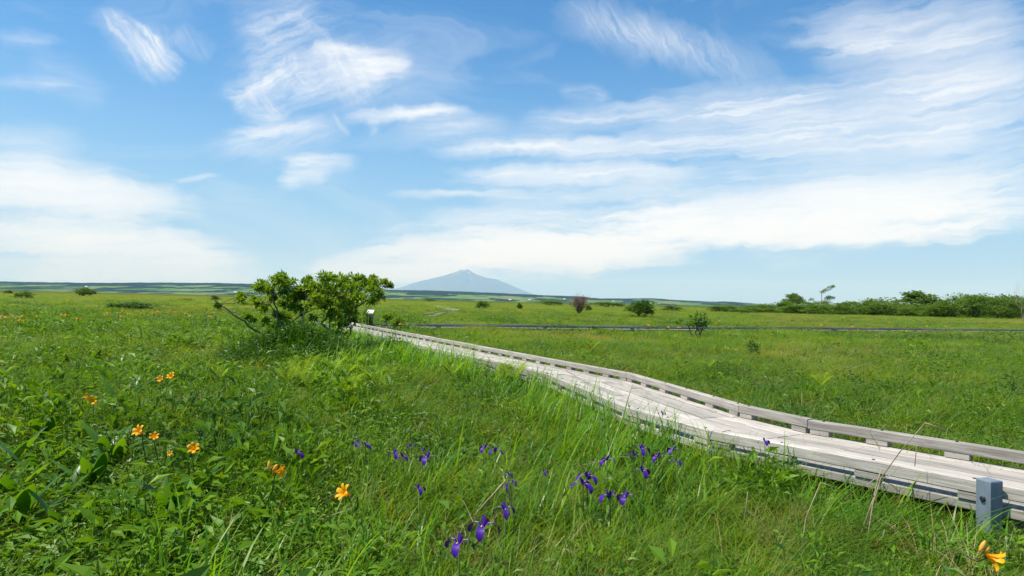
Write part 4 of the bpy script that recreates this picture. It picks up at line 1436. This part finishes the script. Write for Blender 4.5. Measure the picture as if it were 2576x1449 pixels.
stalk('bent dry stalk with a broken pale top left of the post', [r8(60, 1300, .02), r8(125, 905, .34), r8(140, 760, .46)], .004, .003, m_dry, ([r8(125, 905, .34), r8(240, 990, .26), r8(370, 1110, .16)],))
stalk('tall thin dry stalk rising over the kerb with a bent tip', [r8(1100, 1330, .02), r8(1170, 860, .35), r8(1240, 640, .52), r8(1400, 420, .74), r8(1600, 190, .95)], .007, .003, m_dry, ([r8(1600, 190, .95), r8(1700, 220, .93), r8(1860, 305, .86)],))
stalk('clustered dry seed stalk in front of the near kerb', [r8(1020, 1250, .02), r8(1180, 800, .38), r8(1215, 650, .5), r8(1245, 565, .57)], .007, .004, m_dry,
      ([r8(1215, 650, .5), r8(1300, 630, .52), r8(1390, 545, .58)], [r8(1180, 800, .38), r8(1120, 700, .46), r8(1200, 640, .5)], [r8(1215, 650, .5), r8(1330, 700, .46), r8(1390, 760, .4)]))
stalk('dry stalk leaning left of the seed stalks by the kerb', [r8(555, 1440, .02), r8(620, 970, .33), r8(740, 680, .54)], .005, .003, m_dry, ([r8(740, 680, .54), r8(860, 720, .5), r8(970, 810, .42)],))
stalk('grey upright stalk close to the post', [r8(1510, 800, .1), r8(1515, 560, .38), r8(1530, 380, .58)], .006, .004, m_dry)
stalk('thin upright stalk against the deck at the right edge', [r8(2300, 700, .1), r8(2310, 560, .3), r8(2320, 420, .45)], .004, .003, m_dry)
stalk('upright brown stalk in front of the boardwalk bend', [(r7(485, 560)[0], r7(485, 560)[1], .02), (r7(488, 300)[0], r7(488, 300)[1], .4), (r7(493, 0)[0], r7(493, 0)[1], .75)], .005, .003, m_twig, ([(1423, 931, .86), (1445, 945, .8), (1478, 965, .7)],))
stalk('pale dry blade arching through the irises', [(r7(580, 545)[0], r7(580, 545)[1], .2), (r7(760, 510)[0], r7(760, 510)[1], .3), (r7(900, 470)[0], r7(900, 470)[1], .36), (r7(1130, 470)[0], r7(1130, 470)[1], .36)], .004, .003)
stalk('thin dry stalk slanting left of the wide open daylily', [(r6(540, 1060)[0], r6(540, 1060)[1], .1), (r6(700, 970)[0], r6(700, 970)[1], .25), (r6(920, 890)[0], r6(920, 890)[1], .36)], .004, .003)
stalk('bent dry stalk between the irises and the boardwalk', [(r7(-150, 200)[0], r7(-150, 200)[1], .1), (1247, 1017, .5), (1262, 1018, .5), (1322, 1062, .3)], .004, .003)

# ------------------------------------------------------------------ meadow grass (too many blades to count)
def tuft(seed, n, r, h0, h1, w, lean, droop, seg=3, bias=0.0, spread=.5):
    random.seed(seed)
    mb = MB()
    for _ in range(n):
        a = random.random() * 2 * PI
        rr = r * math.sqrt(random.random())
        az = random.gauss(bias, spread) if random.random() < .7 else random.random() * 2 * PI
        mb.blade(rr * math.cos(a), rr * math.sin(a), random.uniform(h0, h1), w * random.uniform(.7, 1.2), az, lean * random.uniform(.4, 1.5), droop * random.uniform(.3, 1.3), seg)
    return mb


def herb(seed, n, r, h, L, w):
    random.seed(seed)
    mb = MB()
    for _ in range(n):
        a = random.random() * 2 * PI
        rr = r * math.sqrt(random.random())
        z = h * random.uniform(.25, 1) * (1 - .4 * (rr / r) ** 2)
        d = Vector((math.cos(a) + random.gauss(0, .5) + .3, math.sin(a) + random.gauss(0, .5), random.uniform(-.1, .8)))
        s = random.uniform(.6, 1.3)
        mb.leaf(Vector((rr * math.cos(a), rr * math.sin(a), z)), d, (Vector((0, 0, 1)) + rdir() * .5).normalized(), L * s, w * s, .3)
    for _ in range(5):
        a = random.random() * 2 * PI
        mb.tube([(0, 0, 0), (r * .5 * math.cos(a), r * .5 * math.sin(a), h * .5), (r * .7 * math.cos(a), r * .7 * math.sin(a), h * .85)], [.004, .003, .002], 4)
    return mb


def scatter(name, label, tufts, mat, pts, rot, scl, idx):
    coll = bpy.data.collections.new(name + '_kinds')
    for i, mb in enumerate(tufts):
        coll.objects.link(bpy.data.objects.new(f'{name}_tuft_{i:02d}', mb.mesh(f'{name}_tuft', mat)))
    me = bpy.data.meshes.new(name)
    me.vertices.add(len(pts))
    me.vertices.foreach_set('co', np.ascontiguousarray(pts, dtype=np.float32).ravel())
    a = me.attributes.new('rot', 'FLOAT_VECTOR', 'POINT'); a.data.foreach_set('vector', np.ascontiguousarray(rot, dtype=np.float32).ravel())
    a = me.attributes.new('scl', 'FLOAT_VECTOR', 'POINT'); a.data.foreach_set('vector', np.ascontiguousarray(scl, dtype=np.float32).ravel())
    a = me.attributes.new('idx', 'INT', 'POINT'); a.data.foreach_set('value', np.ascontiguousarray(idx, dtype=np.int32))
    me.materials.append(mat)
    o = bpy.data.objects.new(name, me)
    COL.objects.link(o)
    tag(o, label, 'grass', None, 'stuff')
    ng = bpy.data.node_groups.new(name, 'GeometryNodeTree')
    ng.interface.new_socket('Geometry', in_out='INPUT', socket_type='NodeSocketGeometry')
    ng.interface.new_socket('Geometry', in_out='OUTPUT', socket_type='NodeSocketGeometry')
    gi, go = ng.nodes.new('NodeGroupInput'), ng.nodes.new('NodeGroupOutput')
    ci = ng.nodes.new('GeometryNodeCollectionInfo')
    ci.inputs['Collection'].default_value = coll
    ci.inputs['Separate Children'].default_value = True
    ci.inputs['Reset Children'].default_value = True
    ip = ng.nodes.new('GeometryNodeInstanceOnPoints')
    ip.inputs['Pick Instance'].default_value = True

    def na(nm, dt):
        q = ng.nodes.new('GeometryNodeInputNamedAttribute')
        q.data_type = dt
        q.inputs['Name'].default_value = nm
        return next(s_ for s_ in q.outputs if s_.enabled and s_.name == 'Attribute')
    er = ng.nodes.new('FunctionNodeEulerToRotation')
    L = ng.links.new
    L(na('rot', 'FLOAT_VECTOR'), er.inputs[0])
    L(gi.outputs[0], ip.inputs['Points'])
    L(ci.outputs[0], ip.inputs['Instance'])
    L(na('idx', 'INT'), ip.inputs['Instance Index'])
    L(er.outputs[0], ip.inputs['Rotation'])
    L(na('scl', 'FLOAT_VECTOR'), ip.inputs['Scale'])
    L(ip.outputs[0], go.inputs[0])
    md = o.modifiers.new('scatter', 'NODES')
    md.node_group = ng
    return o


# strip covered by the boardwalk, kept free of grass
def seg_dist(P, a, b):
    a, b = np.array(a), np.array(b)
    v = b - a
    t_ = np.clip(((P - a) @ v) / (v @ v), 0, 1)
    return np.linalg.norm(P - (a + t_[:, None] * v), axis=1)


def walk_mask(P, pad=0.0):
    m = np.zeros(len(P), bool)
    for poly, w in ((FAR, WALKW), ([(q.x, q.y) for q in reversed(SEC)], 1.5), ([(q.x, q.y) for q in THR], 1.5)):
        for a, b in zip(poly, poly[1:]):
            d = Vector((b[0] - a[0], b[1] - a[1], 0)).normalized()
            nx, ny = d.y * w / 2, -d.x * w / 2
            m |= seg_dist(P, (a[0] + nx, a[1] + ny), (b[0] + nx, b[1] + ny)) < w / 2 + pad
    return m


def scatter_pts(rho0, r_flat, p_, r_lo, r_hi, half=R(47)):
    """density rho0 out to r_flat, then falling as r^-p"""
    rs = np.geomspace(r_lo, r_hi, 400)
    rho = np.where(rs < r_flat, rho0, rho0 * (r_flat / rs) ** p_)
    cdf = np.concatenate([[0], np.cumsum((rho[1:] * rs[1:] + rho[:-1] * rs[:-1]) / 2 * np.diff(rs))]) * 2 * half
    n = int(cdf[-1])
    r = np.interp(rng.random(n) * cdf[-1], cdf, rs)
    a = (rng.random(n) * 2 - 1) * half
    return np.stack([r * np.sin(a), r * np.cos(a)], 1)


def xyz(P): return np.concatenate([P, np.zeros((len(P), 1))], 1)


def place(name, label, tufts, mat, P, s0=.8, s1=1.25, grow=None, hscale=None, rz=6.28):
    n = len(P)
    r = np.linalg.norm(P, axis=1)
    s = rng.uniform(s0, s1, n)
    wsc = s * (grow(r) if grow else 1)
    hs_ = s * (hscale if hscale is not None else 1)
    rot = np.zeros((n, 3)); rot[:, 2] = (rng.random(n) - .5) * rz
    rot[:, 0] = rng.normal(0, .06, n); rot[:, 1] = rng.normal(.05, .06, n)
    return scatter(name, label, tufts, mat, xyz(P), rot, np.stack([wsc, wsc, hs_], 1), rng.integers(0, len(tufts), n))


def hgt(P):
    """grass grows in hummocks"""
    return .52 + .6 * vnoise(P[:, 0] + 900, P[:, 1] + 900, 31, 2.0) + .45 * vnoise(P[:, 0] + 900, P[:, 1] + 900, 32, .6)


def shorter(P):
    """the sward is lower round the front end of the boardwalk"""
    return 1 - .42 * np.exp(-(((P[:, 0] - 2.9) / 1.2) ** 2 + ((P[:, 1] - 4.1) / 1.2) ** 2))


P = scatter_pts(105, 5, 1.1, 1.7, 26)
gap_n = vnoise(P[:, 0] + 300, P[:, 1] + 300, 51, .55) * .6 + vnoise(P[:, 0] + 300, P[:, 1] + 300, 52, .22) * .4
P = P[~walk_mask(P, -.02) & (rng.random(len(P)) < np.clip((gap_n - .22) * 3.0, .12, 1))]
near = place('meadow_grass', 'fine green marsh grass covering the near meadow', [tuft(i, 24, .12, .16 + .02 * (i % 3), .46, .0085, .85, .38, 3, 0, .9) for i in range(8)], m_grass, P, .75, 1.25,
             lambda r: np.clip(r / 7, 1, 2.2), hgt(P) * shorter(P), 2.2)
P = scatter_pts(16, 24, 1.35, 20, 420)
gap_n = vnoise(P[:, 0] + 3000, P[:, 1] + 3000, 53, 1.9) * .55 + vnoise(P[:, 0] + 3000, P[:, 1] + 3000, 54, .8) * .45
P = P[~walk_mask(P, .05) & (rng.random(len(P)) < np.clip((gap_n - .25) * 3.2, .1, 1))]
far_g = place('far_meadow_grass', 'green and straw-coloured grass of the far meadow', [tuft(40 + i, 44, .42, .18, .4, .019, .85, .34, 3, 0, .8) for i in range(8)], m_far, P, .8, 1.2,
              lambda r: np.clip(r / 30, 1, 4.5), np.clip(hgt(P) * 1.15 - .12, .4, 1.8), 1.8)
# leafy herbs: thick on the left, thin elsewhere
P = scatter_pts(46, 6, 1.3, 1.7, 75)
keep = rng.random(len(P)) < np.where(P[:, 0] < -.12 * P[:, 1] - .3, .85, .22) * np.clip(vnoise(P[:, 0] + 500, P[:, 1] + 500, 41, 1.7) * 2.2 - .35, .12, 1)
P = P[keep & ~walk_mask(P, .08)]
hb = place('meadow_herbs', 'small leafy herbs growing through the grass', [herb(60 + i, 60, .2, .36, .062, .024) for i in range(6)], m_herb, P, .75, 1.2, lambda r: np.clip(r / 12, 1, 2.4), hgt(P))
P = scatter_pts(20, 7, 1.25, 1.7, 60)
keep = rng.random(len(P)) < np.where(P[:, 0] < -.1 * P[:, 1] - .9, .9, .05) * np.clip(vnoise(P[:, 0] + 700, P[:, 1] + 700, 43, 1.3) * 2.4 - .5, .1, 1)
P = P[keep & ~walk_mask(P, .1)]
place('broadleaf_weeds', 'broad-leaved weeds mixed through the left-hand meadow', [herb(160 + i, 20, .22, .44, .15, .055) for i in range(6)], m_herb, P, .75, 1.25, lambda r: np.clip(r / 16, .8, 1.4), hgt(P))
# broad arching blades: along the near kerb, in the iris patch and in the front corner
P = scatter_pts(40, 9, .8, 1.7, 30)
d_near = np.full(len(P), 99.)
for a, b in zip(FAR, FAR[1:]):
    d = Vector((b[0] - a[0], b[1] - a[1], 0)).normalized()
    o_ = WALKW + .45
    d_near = np.minimum(d_near, seg_dist(P, (a[0] + d.y * o_, a[1] - d.x * o_), (b[0] + d.y * o_, b[1] - d.x * o_)))
pr = np.where(d_near < .6, .9, .0)
pr = np.where((d_near < .75) & (P[:, 1] > 13.5), 1.6, pr)
pr = np.maximum(pr, np.where(np.hypot((P[:, 0] - .55) / 1.6, (P[:, 1] - 5.6) / 1.1) < 1, .55, 0))
pr = np.maximum(pr, np.where(np.hypot((P[:, 0] + 1.0) / .9, (P[:, 1] - 3.55) / .7) < 1, .8, 0))
pr = np.maximum(pr, np.where(np.hypot((P[:, 0] + 3.0) / .9, (P[:, 1] - 15) / 4) < 1, .5, 0))
P = P[(rng.random(len(P)) < pr) & ~walk_mask(P, .06)]
rd = place('reed_grass', 'tall broad-bladed reed grass along the boardwalk', [tuft(80 + i, 6 + i % 3, .12, .28, .66, .017, .55, .34, 6, 0, .8) for i in range(8)], m_reed, P, .75, 1.15,
           lambda r: np.clip(r / 9, 1, 1.6), shorter(P) * (.8 + .5 * rng.random(len(P))) * np.where((P[:, 1] > 13.5) & (P[:, 0] > -8), 1.4, np.where(P[:, 1] > 6.2, 1.25, 1.0)), 2.2)
# last year's straw: strongest in the right-hand meadow, thin everywhere
P = scatter_pts(22, 5, 1.0, 1.7, 60)
sn_ = vnoise(P[:, 0] + 200, P[:, 1] + 200, 61, 3.5) * .6 + vnoise(P[:, 0] + 200, P[:, 1] + 200, 62, 1.1) * .4
wt_ = np.where(P[:, 0] > .3 * P[:, 1] + 1, .95, .2) * np.clip(sn_ * 3 - .9, .1, 1.3)
P = P[(rng.random(len(P)) < wt_) & ~walk_mask(P, .05)]
place('dry_straw', 'dead straw-coloured stems scattered through the green grass', [tuft(140 + i, 9, .16, .2, .5, .0065, 1.0, .5, 4, 0, 1.0) for i in range(5)], m_straw, P, .75, 1.2, lambda r: np.clip(r / 8, 1, 2.6), None, 3.0)
# darker sedge clumps that break up the sward
P = scatter_pts(9, 9, 1.15, 3.5, 150)
sn_ = vnoise(P[:, 0] + 1200, P[:, 1] + 1200, 81, 5.0) * .5 + vnoise(P[:, 0] + 1200, P[:, 1] + 1200, 82, 1.3) * .5
P = P[(rng.random(len(P)) < np.clip((sn_ - .45) * 5, 0, 1)) & ~walk_mask(P, .1)]
place('sedge_clumps', 'darker clumps of sedge dotted through the meadow', [tuft(170 + i, 22, .2, .2, .44, .011, .75, .32, 3, 0, 1.0) for i in range(4)] + [herb(180 + i, 50, .24, .4, .075, .03) for i in range(3)],
      m_under, P, .8, 1.3, lambda r: np.clip(r / 14, 1, 4), None)
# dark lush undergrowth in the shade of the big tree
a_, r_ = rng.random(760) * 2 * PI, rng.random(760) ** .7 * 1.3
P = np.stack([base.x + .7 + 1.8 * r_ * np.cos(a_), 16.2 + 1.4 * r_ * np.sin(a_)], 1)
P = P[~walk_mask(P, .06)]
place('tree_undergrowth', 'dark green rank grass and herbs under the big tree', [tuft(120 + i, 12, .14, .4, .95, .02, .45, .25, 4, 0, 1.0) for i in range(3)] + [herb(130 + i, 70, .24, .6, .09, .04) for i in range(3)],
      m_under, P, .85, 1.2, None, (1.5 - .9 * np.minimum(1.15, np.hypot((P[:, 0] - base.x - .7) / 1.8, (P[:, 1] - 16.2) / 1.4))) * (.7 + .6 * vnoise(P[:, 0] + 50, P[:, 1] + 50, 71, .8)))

# ------------------------------------------------------------------ haze
hx = MB()
X0, X1, Y0, Y1, Z0, Z1 = -75000, 75000, -10000, 75000, -4.0, 2620
hx.add([(X0, Y0, Z0), (X1, Y0, Z0), (X1, Y1, Z0), (X0, Y1, Z0), (X0, Y0, Z1), (X1, Y0, Z1), (X1, Y1, Z1), (X0, Y1, Z1)],
       [(0, 3, 2, 1), (4, 5, 6, 7), (0, 1, 5, 4), (1, 2, 6, 5), (2, 3, 7, 6), (3, 0, 4, 7)])
t = NT('haze_air')
t.t.nodes.remove(t.b)
pv = t.n('ShaderNodeVolumePrincipled', {'Color': (0.36, 0.585, 1.0, 1), 'Absorption Color': (1, 1, 1, 1), 'Density': 3.0e-5})
t.t.links.new(pv.outputs[0], t.out.inputs['Volume'])
tag(hx.build('haze', t.m), 'thin blue air over the plain and the far hills', 'haze', None, 'stuff')
